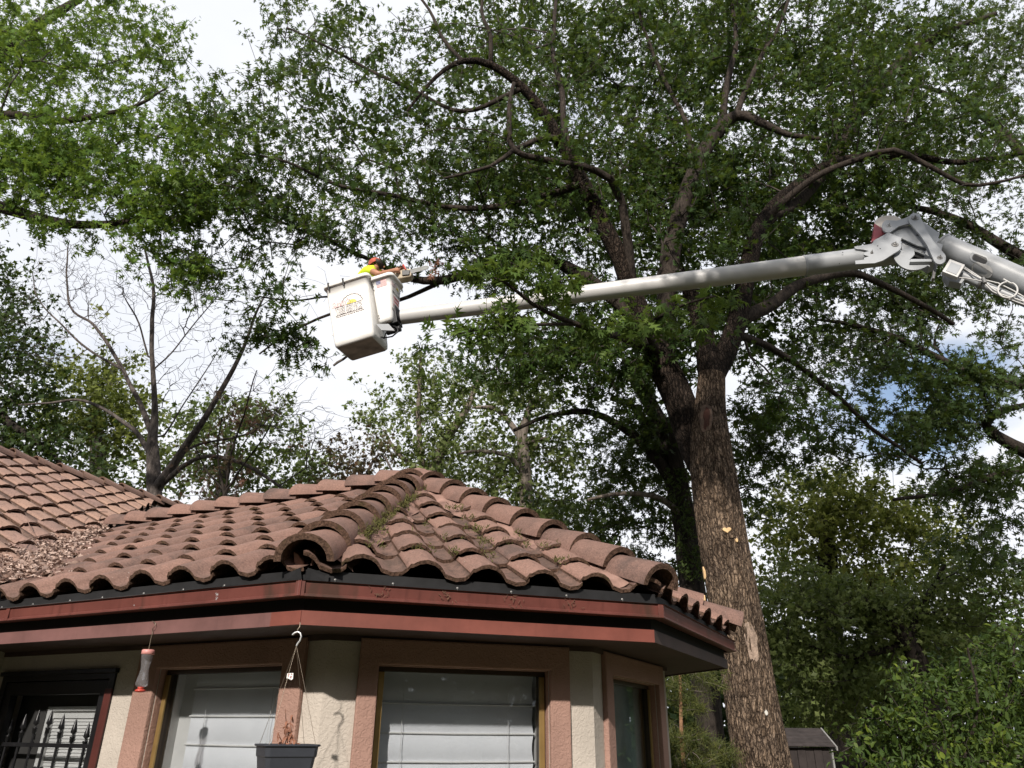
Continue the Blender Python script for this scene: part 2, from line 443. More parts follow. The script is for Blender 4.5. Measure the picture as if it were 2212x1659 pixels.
M['hook'] = simple('aluminium_hook', (0.62, 0.62, 0.62), 0.3, 0.7)
M['dead_leaf'] = simple('dead_brown_leaf', (0.20, 0.085, 0.05), 0.8, var=0.5, scale=20)
M['pink_cap'] = simple('faded_pink_plastic', (0.50, 0.22, 0.20), 0.45, var=0.1)
M['red_plastic'] = simple('red_plastic', (0.45, 0.06, 0.04), 0.35, var=0.1)
M['paper'] = simple('white_tag', (0.78, 0.77, 0.75), 0.7, var=0.05)
# ================================================================== HOUSE
S = 0.72
TH = math.radians(-26.7648)                      # direction of the long eave, running left to right
def e2(t): return np.array([math.cos(t), math.sin(t)])
E2 = e2(TH); N2 = e2(TH + math.pi / 2)
cA = np.array([-1.51581391, 5.49619712]) * S     # eave corner nearest the camera
SIDE = 2.9415504 * S
RUN = SIDE / (2 * math.tan(math.pi / 8))
APEX = np.array([-1.23000045, 9.32887578]) * S
cB = cA + SIDE * e2(TH + math.pi / 4)
cC = cB + SIDE * e2(TH + math.pi / 2)
cD = cC + SIDE * e2(TH + 3 * math.pi / 4)
ZG = EYE + S                                     # top of the gutter
SLOPE = 0.515
ZT = ZG + 0.044                                   # tile base plane at the eave
HP = ZT + SLOPE * RUN                            # tile base plane at the ridge
OV = 0.55
def ins(P, o): return APEX + (P - APEX) * (RUN - o) / RUN
def v3(p, z): return np.array([p[0], p[1], z])
E3, N3, Z3 = v3(E2, 0), v3(N2, 0), np.array([0, 0, 1.0])
cs = math.hypot(1, SLOPE)
_i2 = atz(232, 1150, HP)[:2]
I2 = APEX - E2 * float((APEX - _i2) @ E2)                      # ridge of the wing dies into the main roof here
IC = I2 + RUN * (E2 - N2)                        # inner corner of the eaves

house = empty('house', v3(APEX, 0), 'low stucco house with brown barrel tile roof and terracotta window surrounds', 'house')

# ---- walls
wA, wB, wC, wD = (ins(P, OV) for P in (cA, cB, cC, cD))
wI = IC - OV * E2 + OV * N2
ZS = 2.118                                       # soffit height
def wall_facet(P, ang, length, holes, zt=ZS + 0.05, th=0.16):
    """boxes butted round the openings; holes = [(s0, s1, z0, z1)] sorted by s"""
    mb = MB(); t = v3(e2(ang), 0); n = v3(e2(ang + math.pi / 2), 0); P3 = v3(P, 0)
    def bx(s0, s1, z0, z1):
        if s1 - s0 > 1e-4 and z1 - z0 > 1e-4: mb.box(P3 + t * s0 + Z3 * z0, t * (s1 - s0), n * th, Z3 * (z1 - z0))
    s = 0.0
    for s0, s1, z0, z1 in holes:
        bx(s, s0, 0, zt); bx(s0, s1, 0, z0); bx(s0, s1, z1, zt); s = s1
    bx(s, length, 0, zt)
    return mb
LW = float((wA - wI) @ E2)                       # length of the long wall
sL = lambda s: s + LW                            # measured from the inner corner
WIN_L = (sL(-1.348), sL(-0.300), 0.85, 1.965)
DOOR = (sL(-2.975), sL(-1.755), 0.0, 1.963)
WIN_M = (0.300, 1.362, 0.85, 1.965)
WIN_R = (0.300, 1.362, 0.85, 1.965)
FRONT = TH + math.pi / 4; RIGHT = TH + math.pi / 2
LM = float(np.linalg.norm(wB - wA))
wall_facet(wI, TH, LW, [DOOR, WIN_L]).build('wall', M['stucco'], house)
wall_facet(wA, FRONT, LM, [WIN_M]).build('wall', M['stucco'], house)
wall_facet(wB, RIGHT, LM, [WIN_R]).build('wall', M['stucco'], house)
wall_facet(wC, TH + 3 * math.pi / 4, LM, []).build('wall', M['stucco'], house)
# wall of the main house that runs toward the camera, left of the picture
mb = MB(); mb.box(v3(wI, 0) - N3 * 3.2, N3 * 3.2 + N3 * 0.16, -E3 * 0.16, Z3 * (ZS + 0.05)); mb.build('wall', M['stucco'], house)
# far walls and floor close the rooms
mb = MB()
pback = wD - E2 * 5.2
mb.box(v3(wD, 0), v3(pback - wD, 0), -N3 * 0.15, Z3 * (ZS + 0.05))
mb.box(v3(wI, 0.0) - E3 * 0.3 + N3 * 0.2, v3(pback - wI, 0) - N3 * 0.4, -E3 * 0.15, Z3 * (ZS + 0.05))
mb.build('wall', M['stucco'], house)
mb = MB(); mb.prism([v3(p, 0.02) for p in (wI + N2 * .2 - E2 * .1, wA, wB, wC, wD, pback)], Z3 * 0.05); mb.build('floor', M['dark_wood'], house)

# ---- roof deck, eaves, gutters
DZ = -0.05
roof = MB()
def up(p, base, z0): return z0
apx = v3(APEX, HP + DZ)
RB = 2.45                                         # how far the main ridge lies beyond the junction
zb = HP + DZ + SLOPE * RB
i2 = v3(I2, HP + DZ)
oA, oB, oC, oD = (v3(ins(P, 0.06), ZT + DZ + 0.06 * SLOPE) for P in (cA, cB, cC, cD))
ic = v3(IC, ZT + DZ)
iD = v3(I2 + RUN * (E2 + N2), ZT + DZ)
roof.add([oA, apx, i2, ic], [(0, 1, 2, 3)]); roof.add([oA, oB, apx], [(0, 1, 2)]); roof.add([oB, oC, apx], [(0, 1, 2)])
roof.add([oC, oD, apx], [(0, 1, 2)]); roof.add([oD, iD, i2, apx], [(0, 1, 2, 3)])
rb0 = v3(I2 - E2 * RB, zb)
far, near = 3.4, 6.5
roof.add([ic - N3 * (near - RUN), ic, i2, iD, iD + N3 * far, rb0 + N3 * (far + RUN), rb0 - N3 * near],
         [(0, 1, 2, 6), (2, 3, 4, 5), (2, 5, 6)])
roof.add([rb0 + N3 * (far + RUN), rb0 - N3 * near, rb0 - N3 * near - E3 * 5 - Z3 * 2.6, rb0 + N3 * (far + RUN) - E3 * 5 - Z3 * 2.6], [(0, 1, 2, 3)])
roof_o = roof.build('roof', M['deck'], house)

EAVES = [(IC, cA), (cA, cB), (cB, cC), (cC, cD)]
def offs(P, o):
    if P is IC: return IC - E2 * o + N2 * o
    return ins(P, o)
# gutter: an open trough with a lipped face, mitred at each corner
GP = [(-0.012, 0.0), (0.002, -0.003), (0.002, -0.010), (0.0, -0.013), (0.006, -0.062), (-0.004, -0.067), (-0.004, -0.078), (0.004, -0.081), (0.060, -0.081), (0.060, -0.012)]
for P, Q in EAVES:
    mb = MB(); v = []
    d = (Q - P) / np.linalg.norm(Q - P)
    for R in (P, Q):
        for o, z in GP: v.append(v3(offs(R, o), ZG + z))
    k = len(GP)
    mb.add(v, [(i, k + i, k + i + 1, i + 1) for i in range(k - 1)], 0)
    g = mb.build('gutter', M['gutter'], house)
# joint collars on the long run and at the corners
for P, Q, fr in ((IC, cA, 0.10), (IC, cA, 0.998), (cA, cB, 0.004), (cA, cB, 0.992)):
    c = v3(P + (Q - P) * fr, ZG); d = v3((Q - P) / np.linalg.norm(Q - P), 0); nn = np.cross(d, Z3)
    mb = MB(); mb.box(c - d * 0.018 + nn * 0.0005 - Z3 * 0.079, d * 0.036, nn * 0.0065, Z3 * 0.0795); mb.build('gutter_joint', M['gutter'], house, bevel=0.002)
# fascia boards and the board behind the gutter, coloured black as shade
for (P, Q), mt in zip(EAVES, ('fascia_faded', 'fascia', 'dark_wood', 'dark_wood')):
    mb = MB()
    a0, b0, a1, b1 = (v3(offs(P, .072), 2.108), v3(offs(Q, .072), 2.108), v3(offs(P, .09), 2.108), v3(offs(Q, .09), 2.108))
    mb.prism([a0, b0, b1, a1], Z3 * 0.072)
    mb.build('fascia', M[mt], house)
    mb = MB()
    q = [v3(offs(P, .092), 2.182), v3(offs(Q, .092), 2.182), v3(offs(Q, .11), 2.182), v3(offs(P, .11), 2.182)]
    mb.prism(q, Z3 * 0.15); mb.build('sub_fascia', M['gap_shade'], house)
c = v3(ins(cA, .0705), 2.109) ; dL = v3(-E2, 0)                       # repainted end of the long board at the corner
mb = MB(); mb.box(c, dL * .205, -N3 * .0025, Z3 * .070); mb.build('repainted_end', M['fascia'], house)
mb = MB()
for P, Q in EAVES:
    mb.add([v3(offs(P, .09), ZS), v3(offs(Q, .09), ZS), v3(offs(Q, OV + .02), ZS), v3(offs(P, OV + .02), ZS)], [(0, 3, 2, 1)])
mb.build('soffit', M['dark_wood'], house)
mb = MB()                                                    # cornice bead where wall meets soffit
for P, Q in EAVES:
    a, b = v3(offs(P, OV - .018), ZS - .03), v3(offs(Q, OV - .018), ZS - .03)
    c, d = v3(offs(Q, OV - .001), ZS - .03), v3(offs(P, OV - .001), ZS - .03)
    mb.prism([a, b, c, d], Z3 * 0.029)
mb.build('cornice_bead', M['dark_wood'], house)
# black closure strip under the first course, with its screws
for P, Q in EAVES[:3]:
    mb = MB()
    q = [v3(offs(P, .050), ZG - .02), v3(offs(Q, .050), ZG - .02), v3(offs(Q, .056), ZG - .02), v3(offs(P, .056), ZG - .02)]
    mb.prism(q, Z3 * 0.085)
    L = np.linalg.norm(Q - P); d = v3((Q - P) / L, 0); nn = np.cross(d, Z3)
    bs_o = mb.build('eave_closure', M['bird_stop'], house)
    k = int(L / 0.34)
    for i in range(k):
        mb = MB(); c = v3(offs(P, .05), ZG + 0.022) + d * (0.16 + i * 0.34 + random.uniform(-.03, .03))
        mb.lathe(c, [(0.0, .004), (.006, .003), (.008, 0), (.008, -.002)], 8, axis=nn)
        mb.box(c + nn * .002 - d * .001, d * .002, nn * .006, -Z3 * .012)
        mb.build('screw', M['steel'], bs_o)
# white cobwebby nail line and debris blobs stuck on the front gutter
mb = MB(); d = v3(e2(FRONT), 0); nn = np.cross(d, Z3)
for s in (0.42, 0.78, 1.16, 1.52):
    for k in range(16):
        c = v3(cA, ZG) + d * (s + random.gauss(0, .028)) - Z3 * random.uniform(.008, .075) + nn * .0045
        a = random.uniform(0, 6.28); l = random.uniform(.008, .022)
        dv = d * math.cos(a) * l + Z3 * math.sin(a) * l
        mb.tube([c - dv / 2, c + nn * .003, c + dv / 2], .0016, 4)
mb.build('mud_dauber_mud', simple('dry_mud', (0.14, 0.075, 0.05), 0.95, var=0.4), house)

# ---- roof tiles: S-profile concrete
TW, TE, TL, TT = 0.345, 0.345, 0.415, 0.022
HC, HV = 0.057, 0.033
def prof(x):
    x = x % TW
    return HC * math.sin(math.pi * x / (.56 * TW)) ** .62 if x < .56 * TW else -HV * max(0.0, math.sin(math.pi * (x - .56 * TW) / (.44 * TW))) ** .62
TX = [0, .06, .12, .18, .24, .30, .36, .44, .52, .60, .70, .80, .90, 1.0]
def tile_bm(width=1.0):
    bm = bmesh.new()
    xs = [t * TW for t in (-.03, .015, .06, .15, .28, .41, .50, .55, .60, .78, .93, 1.0)]
    n = len(xs)
    def pz(x, y):
        z = -.012 if x < 0 else (0 if x > TW - 1e-6 else prof(x))
        if y > .4 and z > 0: z *= .42
        return z + (.015 if x < .05 * TW else 0) - (.004 if x > .9 * TW else 0)
    def row(y, dz): return [bm.verts.new((x, y, pz(x, y) + dz)) for x in xs]
    t0, t1 = row(0, TT), row(TL, TT * 0.8)
    tm = row(.29, TT * .95)
    b0, b1 = row(0, 0), row(TL, 0)
    n0, n1 = row(0, TT), row(0, 0)
    for i in range(n - 1):
        f = bm.faces.new((t0[i], t0[i + 1], tm[i + 1], tm[i])); f.smooth = True
        f = bm.faces.new((tm[i], tm[i + 1], t1[i + 1], t1[i])); f.smooth = True
        f = bm.faces.new((b0[i], b1[i], b1[i + 1], b0[i + 1])); f.smooth = True; f.material_index = 1
        f = bm.faces.new((n0[i], n1[i], n1[i + 1], n0[i + 1])); f.material_index = 1
    for q in ((t0[0], tm[0], t1[0], b1[0], b0[0]), (t0[-1], b0[-1], b1[-1], t1[-1], tm[-1])):
        f = bm.faces.new(q); f.material_index = 1
    return bm
def bm_mesh(bm, name, mats):
    me = bpy.data.meshes.new(name); bm.to_mesh(me)
    for m in mats: me.materials.append(m)
    return me
_b = tile_bm(); ME_TILE = bm_mesh(_b, 'roof_tile', [M['tile'], M['nose']]); ME_TILE_B = bm_mesh(_b, 'roof_tile', [M['tile_main'], M['nose']]); _b.free()
TILT = math.atan(TT / TE)
tile_count = [0]
def in_view(P, mx=260, my=200):
    if (np.asarray(P) - EYEP) @ FW < 0.5: return False
    x, y = pix(P); return -mx < x < 2212 + mx and -my < y < 1659 + my
def lay_tiles(origin, u, w, phase, rows, cols, planes, me, mats, v0=0.03, vis=True):
    """origin on the tile plane; u along the eave, w up the slope; planes = [(point, inward normal)] in world space"""
    nr = np.cross(u, w)
    for j in range(rows):
        for i in range(cols[0], cols[1]):
            ja, jb, jc = random.gauss(0, .005), random.gauss(0, .009), random.gauss(0, .009)
            P = origin + u * (phase + i * TW) + w * (v0 + j * TE + jb) + nr * (.0 + max(0, random.gauss(0, .003)))
            cen = P + u * TW / 2 + w * TL / 2
            if vis and not in_view(cen): continue
            rt = random.gauss(0, .016)
            uu = u * math.cos(rt) + w * math.sin(rt); ww = w * math.cos(rt) - u * math.sin(rt)
            w2 = ww * math.cos(TILT + jc) - nr * math.sin(TILT + jc); n2 = np.cross(uu, w2)
            P = P + n2 * TT + uu * ja
            mat = Matrix(((uu[0], w2[0], n2[0], P[0]), (uu[1], w2[1], n2[1], P[1]), (uu[2], w2[2], n2[2], P[2]), (0, 0, 0, 1)))
            cut = False; drop = False
            cornersw = [P + uu * a * TW + w2 * b * TL for a in (0, 1) for b in (0, 1)]
            cuts = []
            for p0, nn in planes:
                ds = [float((c - p0) @ nn) for c in cornersw]
                if max(ds) < 0.06: drop = True
                elif min(ds) < 0: cuts.append((p0, nn))
            if drop: continue
            if cuts:
                bm = tile_bm(); inv = mat.inverted()
                for p0, nn in cuts:
                    lp = inv @ Vector(p0); ln_ = (inv.to_3x3() @ Vector(nn)).normalized()
                    bmesh.ops.bisect_plane(bm, geom=bm.verts[:] + bm.edges[:] + bm.faces[:], plane_co=lp, plane_no=ln_, clear_inner=True)
                if len(bm.faces) < 4: bm.free(); continue
                m2 = bm_mesh(bm, 'roof_tile_cut', mats); bm.free()
            else: m2 = me
            o = bpy.data.objects.new('roof_tile', m2); COL.objects.link(o)
            o.parent = roof_o; o.matrix_parent_inverse = Matrix.Identity(4)
            o.location = mat.to_translation() - Vector(wloc(roof_o)); o.rotation_euler = mat.to_euler()
            tile_count[0] += 1
def upv(ang): n = e2(ang + math.pi / 2); return np.array([n[0] / cs, n[1] / cs, SLOPE / cs])
def hip_plane(P, toward):
    d = v3(APEX - P, 0); n = np.cross(Z3, d); n /= np.linalg.norm(n)
    if (v3(toward, 0) - v3(P, 0)) @ n < 0: n = -n
    return (v3(P, 0), n)
mA = [M['tile'], M['nose']]; mBm = [M['tile_main'], M['nose']]
# wing, long slope facing the camera
vd = v3(I2 - IC, 0); vn = np.cross(Z3, vd); vn /= np.linalg.norm(vn)
if (v3(cA, 0) - v3(IC, 0)) @ vn < 0: vn = -vn
lay_tiles(v3(cA, ZT), E3, upv(TH), 0.02, 8, (-17, 1), [hip_plane(cA, IC), (v3(IC, 0) + vn * .05, vn)], ME_TILE, mA)
# bay, front slope and right slope
lay_tiles(v3(cA, ZT), v3(e2(FRONT), 0), upv(FRONT), 0.225 - TW, 8, (-1, 8), [hip_plane(cA, cB), hip_plane(cB, cA)], ME_TILE, mA)
lay_tiles(v3(cB, ZT), v3(e2(RIGHT), 0), upv(RIGHT), 0.10 - TW, 8, (-1, 8), [hip_plane(cB, cC), hip_plane(cC, cB)], ME_TILE, mA, vis=False)
# main roof, slope falling to the right
uB = N3; wBv = np.array([-E2[0] / cs, -E2[1] / cs, SLOPE / cs])
lay_tiles(v3(IC, ZT), uB, wBv, 0.1, 17, (-9, 14), [(v3(IC, 0) - vn * .05, -vn)], ME_TILE_B, mBm)
# the part of the main slope behind the wing's ridge needs no tiles: it is hidden

# ---- hip and ridge caps: half barrels
def cap_mesh(r0=0.164, r1=0.132, th=0.040, L=0.42, seg=12, name='ridge_tile', mats=None):
    mats = mats or [M['cap'], M['nose']]
    bm = bmesh.new()
    angs = [math.radians(-4 + 188 * k / seg) for k in range(seg + 1)]
    def ring(r, y, sq=0.86): return [bm.verts.new((r * math.cos(a), y, r * math.sin(a) * sq)) for a in angs]
    o0, o1, i0, i1 = ring(r0, 0), ring(r1, L), ring(r0 - th, 0), ring(r1 - th, L)
    f0, f1 = ring(r0, 0), ring(r0 - th, 0)
    g0, g1 = ring(r1, L), ring(r1 - th, L)
    for k in range(seg):
        f = bm.faces.new((o0[k + 1], o0[k], o1[k], o1[k + 1])); f.smooth = True
        f = bm.faces.new((i0[k], i0[k + 1], i1[k + 1], i1[k])); f.smooth = True; f.material_index = 1
        f = bm.faces.new((f0[k], f0[k + 1], f1[k + 1], f1[k])); f.material_index = 1
        f = bm.faces.new((g0[k + 1], g0[k], g1[k], g1[k + 1])); f.material_index = 1
    bmesh.ops.recalc_face_normals(bm, faces=bm.faces)
    me = bm_mesh(bm, name, mats or mA); bm.free(); return me
ME_CAP = cap_mesh(); ME_CAP_B = cap_mesh(0.135, 0.112, 0.022, 0.43, mats=[M['cap_main'], M['nose']])
def lay_caps(P0, P1, n, me, first=0.0, lift=0.035, flip=False):
    d = P1 - P0; L = np.linalg.norm(d); d /= L
    for k in range(n):
        s = first + k * 0.345
        if s > L - .05: break
        x = np.cross(d, Z3); x /= np.linalg.norm(x); up_ = np.cross(x, d)
        t = 0.10 + random.gauss(0, .015); y = d * math.cos(t) - up_ * math.sin(t)
        y = y + x * random.gauss(0, .02); y /= np.linalg.norm(y)
        x = np.cross(y, up_); x /= np.linalg.norm(x); z = np.cross(x, y)
        p = P0 + d * s + up_ * (lift + .012) + x * random.gauss(0, .006)
        m = Matrix(((x[0], y[0], z[0], p[0]), (x[1], y[1], z[1], p[1]), (x[2], y[2], z[2], p[2]), (0, 0, 0, 1)))
        o = bpy.data.objects.new('ridge_tile', me); COL.objects.link(o); o.parent = roof_o
        o.location = m.to_translation() - Vector(wloc(roof_o)); o.rotation_euler = m.to_euler()
apt = v3(APEX, HP + .03)
lay_caps(v3(ins(cA, .02), ZT + .02), apt, 9, ME_CAP)
lay_caps(v3(ins(cB, .02), ZT + .02), apt, 9, ME_CAP)
lay_caps(v3(ins(cC, -.02), ZT + .02), apt, 9, ME_CAP)
lay_caps(v3(I2, HP + .03), apt, 14, ME_CAP, first=0.05)
lay_caps(v3(I2 - E2 * RB, zb - DZ) - N3 * 1.2, v3(I2 - E2 * RB, zb - DZ) + N3 * 6.0, 21, ME_CAP_B, first=-3.0)

# ---- mortar: lumpy beds under the hip caps and the cone at the peak
def lumpy(name, bm, amp, sc, mat, parent):
    for v in bm.verts:
        v.co += Vector(mnoise.noise_vector(v.co * sc)) * amp
    for f in bm.faces: f.smooth = True
    me = bpy.data.meshes.new(name); bm.to_mesh(me); bm.free(); me.materials.append(mat)
    return link(name, me, parent)
def strip_bed(P0, P1, width, h, side, name='mortar_bed'):
    d = P1 - P0; L = np.linalg.norm(d); d = d / L; x = np.cross(d, Z3); x /= np.linalg.norm(x); upn = np.cross(x, d)
    bm = bmesh.new(); n = int(L / .04); k = 8; rows = []
    for i in range(n + 1):
        row = []
        for j in range(k + 1):
            a = j / k; ww = width * (1 + .35 * mnoise.noise(Vector((i * .21, side * 3.3, 1.7))))
            q = P0 + d * (L * i / n) + x * side * (ww * a) + upn * (h * (1 - a * a) - .055 * a - 0.01)
            row.append(bm.verts.new(q))
        rows.append(row)
    for i in range(n):
        for j in range(k): bm.faces.new((rows[i][j], rows[i + 1][j], rows[i + 1][j + 1], rows[i][j + 1]))
    bmesh.ops.recalc_face_normals(bm, faces=bm.faces)
    return lumpy(name, bm, .018, 9, M['mortar'], roof_o)
for P in (cA, cB):
    for sd in (-1, 1): strip_bed(v3(ins(P, .12), ZT + .12 * SLOPE + .03), apt + Z3 * .02, .235, .06, sd)
bm = bmesh.new(); rings = []
for i in range(9):
    r = .30 * (1 - i / 8) ** .75 + .004; z = .265 * (i / 8) - .06
    rings.append([bm.verts.new((APEX[0] + r * math.cos(2 * math.pi * k / 18), APEX[1] + r * math.sin(2 * math.pi * k / 18), HP + z + .0)) for k in range(18)])
for i in range(8):
    for k in range(18): bm.faces.new((rings[i][k], rings[i][(k + 1) % 18], rings[i + 1][(k + 1) % 18], rings[i + 1][k]))
bm.faces.new(rings[-1]); lumpy('mortar_cone', bm, .035, 6, M['mortar'], roof_o)
# broken mortar in the open mouth of the nearest hip cap
hipd = v3(APEX - cA, SLOPE * RUN); hipd /= np.linalg.norm(hipd); hx = np.cross(hipd, Z3); hx /= np.linalg.norm(hx)
q0 = v3(ins(cA, .06), ZT + .03)
for dx, w, h, tl in ((-.055, .045, .085, .5), (.012, .014, .085, -.15)):
    mb = MB(); c = q0 + hx * dx + hipd * .05
    a = hx * math.cos(tl) + Z3 * math.sin(tl); b = np.cross(a, hipd); b = b if b[2] > 0 else -b
    mb.prism([c - a * w * .5, c + a * w * .6, c + a * w * .45 + b * h * .75, c + a * w * .1 + b * h, c - a * w * .35 + b * h * .4], hipd * .025)
    mb.build('mortar_fragment', M['mortar'], roof_o, bevel=.004)
# bent metal corner of the eave closure below it
mb = MB(); c = v3(ins(cA, .035), ZG - .005); d1 = v3(-E2, 0); d2 = v3(e2(FRONT), 0)
for dd in (d1, d2):
    nn = np.cross(dd, Z3); nn = nn if nn @ np.array([0, -1, 0]) > 0 else -nn
    mb.prism([c + nn * .003, c + dd * .13 + nn * .003, c + dd * .13 + Z3 * .05 + nn * .003, c + dd * .015 + Z3 * .075 + nn * .015], nn * .002)
mb.build('metal_flashing', M['bird_stop'], house)

# ---- moss on the shaded flank of the hip, leaf litter in the valley
def blades(name, pts, ln, mat, parent, n_each, label=None, cat=None, wid=.0035):
    V, F = [], []
    for p in pts:
        for _ in range(n_each):
            d = RNG.normal(0, 1, 3); d[2] = abs(d[2]) + .5; d /= np.linalg.norm(d)
            s = np.cross(d, RNG.normal(0, 1, 3)); s /= np.linalg.norm(s) + 1e-9
            b = p + RNG.normal(0, .014, 3); l = ln * RNG.uniform(.5, 1.4)
            i = len(V); V += [b - s * wid, b + s * wid, b + d * l * .6 + s * wid * .7, b + d * l]; F += [(i, i + 1, i + 2), (i, i + 2, i + 3)]
    o = link(name, np_mesh(name, np.array(V), np.array(F), [mat]), parent)
    return props(o, label, cat, None, 'stuff')
M['moss'] = simple('dry_moss', (0.085, 0.082, 0.022), 0.95, var=0.5, scale=25)
fr = v3(e2(FRONT), 0); pts = []
for k in range(110):
    s = RNG.beta(1.2, 1.8) * 2.3 + .35
    pts.append(v3(ins(cA, .05), ZT + .08) + hipd * s + fr * abs(RNG.normal(.15, .035)) + Z3 * RNG.uniform(.015, .06))
for k in range(70):                                   # tufts caught at the tile noses
    s, r_ = RNG.uniform(.25, 1.9), RNG.integers(1, 6)
    q = v3(cA, ZT) + fr * s + upv(FRONT) * (r_ * TE + .02) + Z3 * .075
    if (q - v3(cA, 0)) @ hip_plane(cA, cB)[1] > .1 and (q - v3(cB, 0)) @ hip_plane(cB, cA)[1] > .1: pts.append(q)
blades('moss', pts, .022, M['moss'], roof_o, 26)

def dead_leaves(n):
    V, F = [], []
    for _ in range(n):
        t = RNG.beta(1.0, 1.5) ; t = 1 - t                      # 0 at the ridge, 1 at the eave corner
        base = v3(I2 + (IC - I2) * t, HP + (ZT - HP) * t)
        w = (.08 + .38 * t) ; o = RNG.normal(0, w * .5)
        dirx = v3(vn[:2], 0)
        lift = (.05 + .05 * t) * max(0, 1 - abs(o) / (w * 1.3)) + abs(o) * SLOPE / math.sqrt(2) * .9 + .035
        c = base + dirx * o + Z3 * (lift + RNG.uniform(-.015, .03)) - dirx * .12
        a = RNG.normal(0, 1, 3); a[2] *= .45; a /= np.linalg.norm(a)
        b = np.cross(a, RNG.normal(0, 1, 3)); b /= np.linalg.norm(b); nn = np.cross(a, b)
        l, wd, cu = RNG.uniform(.010, .036), RNG.uniform(.004, .014), RNG.uniform(-.6, .9)
        i = len(V)
        V += [c - a * l, c - b * wd + nn * wd * cu, c + b * wd + nn * wd * cu, c + a * l * .4 - b * wd * .8 - nn * l * .2, c + a * l * .4 + b * wd * .8 + nn * wd * cu, c + a * l + nn * l * .4 * cu]
        F += [(i, i + 1, i + 2), (i + 1, i + 3, i + 2), (i + 2, i + 3, i + 4), (i + 3, i + 5, i + 4)]
    V = np.array(V); rnd = np.repeat(RNG.uniform(0, 1, n), 6)
    return V, np.array(F), rnd
m, nd, ln, bs = new_mat('leaf_litter_tan')
at_ = nd.new('ShaderNodeAttribute'); at_.attribute_name = 'rnd'
c1 = mixc(nd, ln, at_.outputs['Fac'], (0.17, 0.10, 0.075), (0.52, 0.39, 0.33))
ln.new(c1, bs.inputs['Base Color']); bs.inputs['Roughness'].default_value = .8; M['litter'] = m
V, F, rd = dead_leaves(5200)
props(link('leaf_litter', np_mesh('leaf_litter', V, F, [m], rd)), 'dry curled leaf litter heaped in the roof valley', 'leaf litter', kind='stuff')
# a few loose twigs lying on the tiles
mb = MB()
for (x0, y0, x1, y1) in ((30, 1180, 120, 1150), (150, 1117, 232, 1106), (95, 1135, 150, 1165), (20, 1220, 95, 1190), (205, 1303, 150, 1262), (60, 1125, 80, 1160)):
    nB = np.array([SLOPE * E2[0], SLOPE * E2[1], 1.0])
    a, b = onplane(x0, y0, v3(I2, HP + .12), nB), onplane(x1, y1, v3(I2, HP + .12), nB)
    mb.tube([a, (a + b) / 2 + RNG.normal(0, .02, 3), b], .004, 5)
props(mb.build('roof_twigs', M['litter']), 'thin bare twigs lying across the main roof tiles', 'twigs', kind='stuff')
# ================================================================== WINDOWS AND DOOR
def facet_frame(P, ang):
    t = v3(e2(ang), 0); n = v3(e2(ang + math.pi / 2), 0)
    return lambda s, z, dpt: v3(P, 0) + t * s + n * dpt + Z3 * z       # depth is into the wall
def frame_ring(mb, fr, o, i, d0, d1, mi=0):
    """four mitred bars between the outer rect o and inner rect i (s0, s1, z0, z1), from depth d0 (front) to d1"""
    co = [(o[0], o[2]), (o[1], o[2]), (o[1], o[3]), (o[0], o[3])]; ci = [(i[0], i[2]), (i[1], i[2]), (i[1], i[3]), (i[0], i[3])]
    for k in range(4):
        q = [co[k], co[(k + 1) % 4], ci[(k + 1) % 4], ci[k]]
        P = [fr(s, z, d0) for s, z in q]
        mb.prism(P, fr(0, 0, d1) - fr(0, 0, d0), mi)
def window(P, ang, op, trim, blind_s, ribs, parts_mat, label):
    fr = facet_frame(P, ang)
    s0, s1, z0, z1 = op
    mb = MB(); frame_ring(mb, fr, (s0, s1, z0, z1), (s0 + .042, s1 - .042, z0 + .042, z1 - .03), .055, .11)
    w = mb.build('window', M['dark_frame'], house)
    w['label'] = label
    mb = MB(); frame_ring(mb, fr, trim, op, -.035, .002); mb.build('surround', M['trim'], w, bevel=.010, seg=2)
    mb = MB()                                                    # plastered reveal
    frame_ring(mb, fr, (s0 - .004, s1 + .004, z0 - .004, z1 + .004), (s0 + .004, s1 - .004, z0 + .004, z1 - .004), .004, .054); mb.build('reveal', M['trim'], w)
    for a, b in ((s0 + .012, s0 + .046), (s1 - .046, s1 - .012)):    # bright gold stops beside the glass
        mb = MB(); mb.box(fr(a, z0 + .05, .040), fr(b, 0, 0) - fr(a, 0, 0), fr(0, 0, .014) - fr(0, 0, 0), Z3 * (z1 - z0 - .085))
        mb.build('glazing_stop', M['bronze_frame'], w, bevel=.003)
    mb = MB()
    mb.box(fr(s0 + .040, z0 + .040, .075), fr(s1 - .040, 0, 0) - fr(s0 + .040, 0, 0), fr(0, 0, .005) - fr(0, 0, 0), Z3 * (z1 - z0 - .068))
    mb.build('pane', M['glass'], w)
    mb = MB(); frame_ring(mb, fr, (s0, s1, z0, z1), (s0 + .02, s1 - .02, z0 + .02, z1 - .012), .135, .32); mb.build('inner_lining', M['white_paint'], w)
    return fr, w
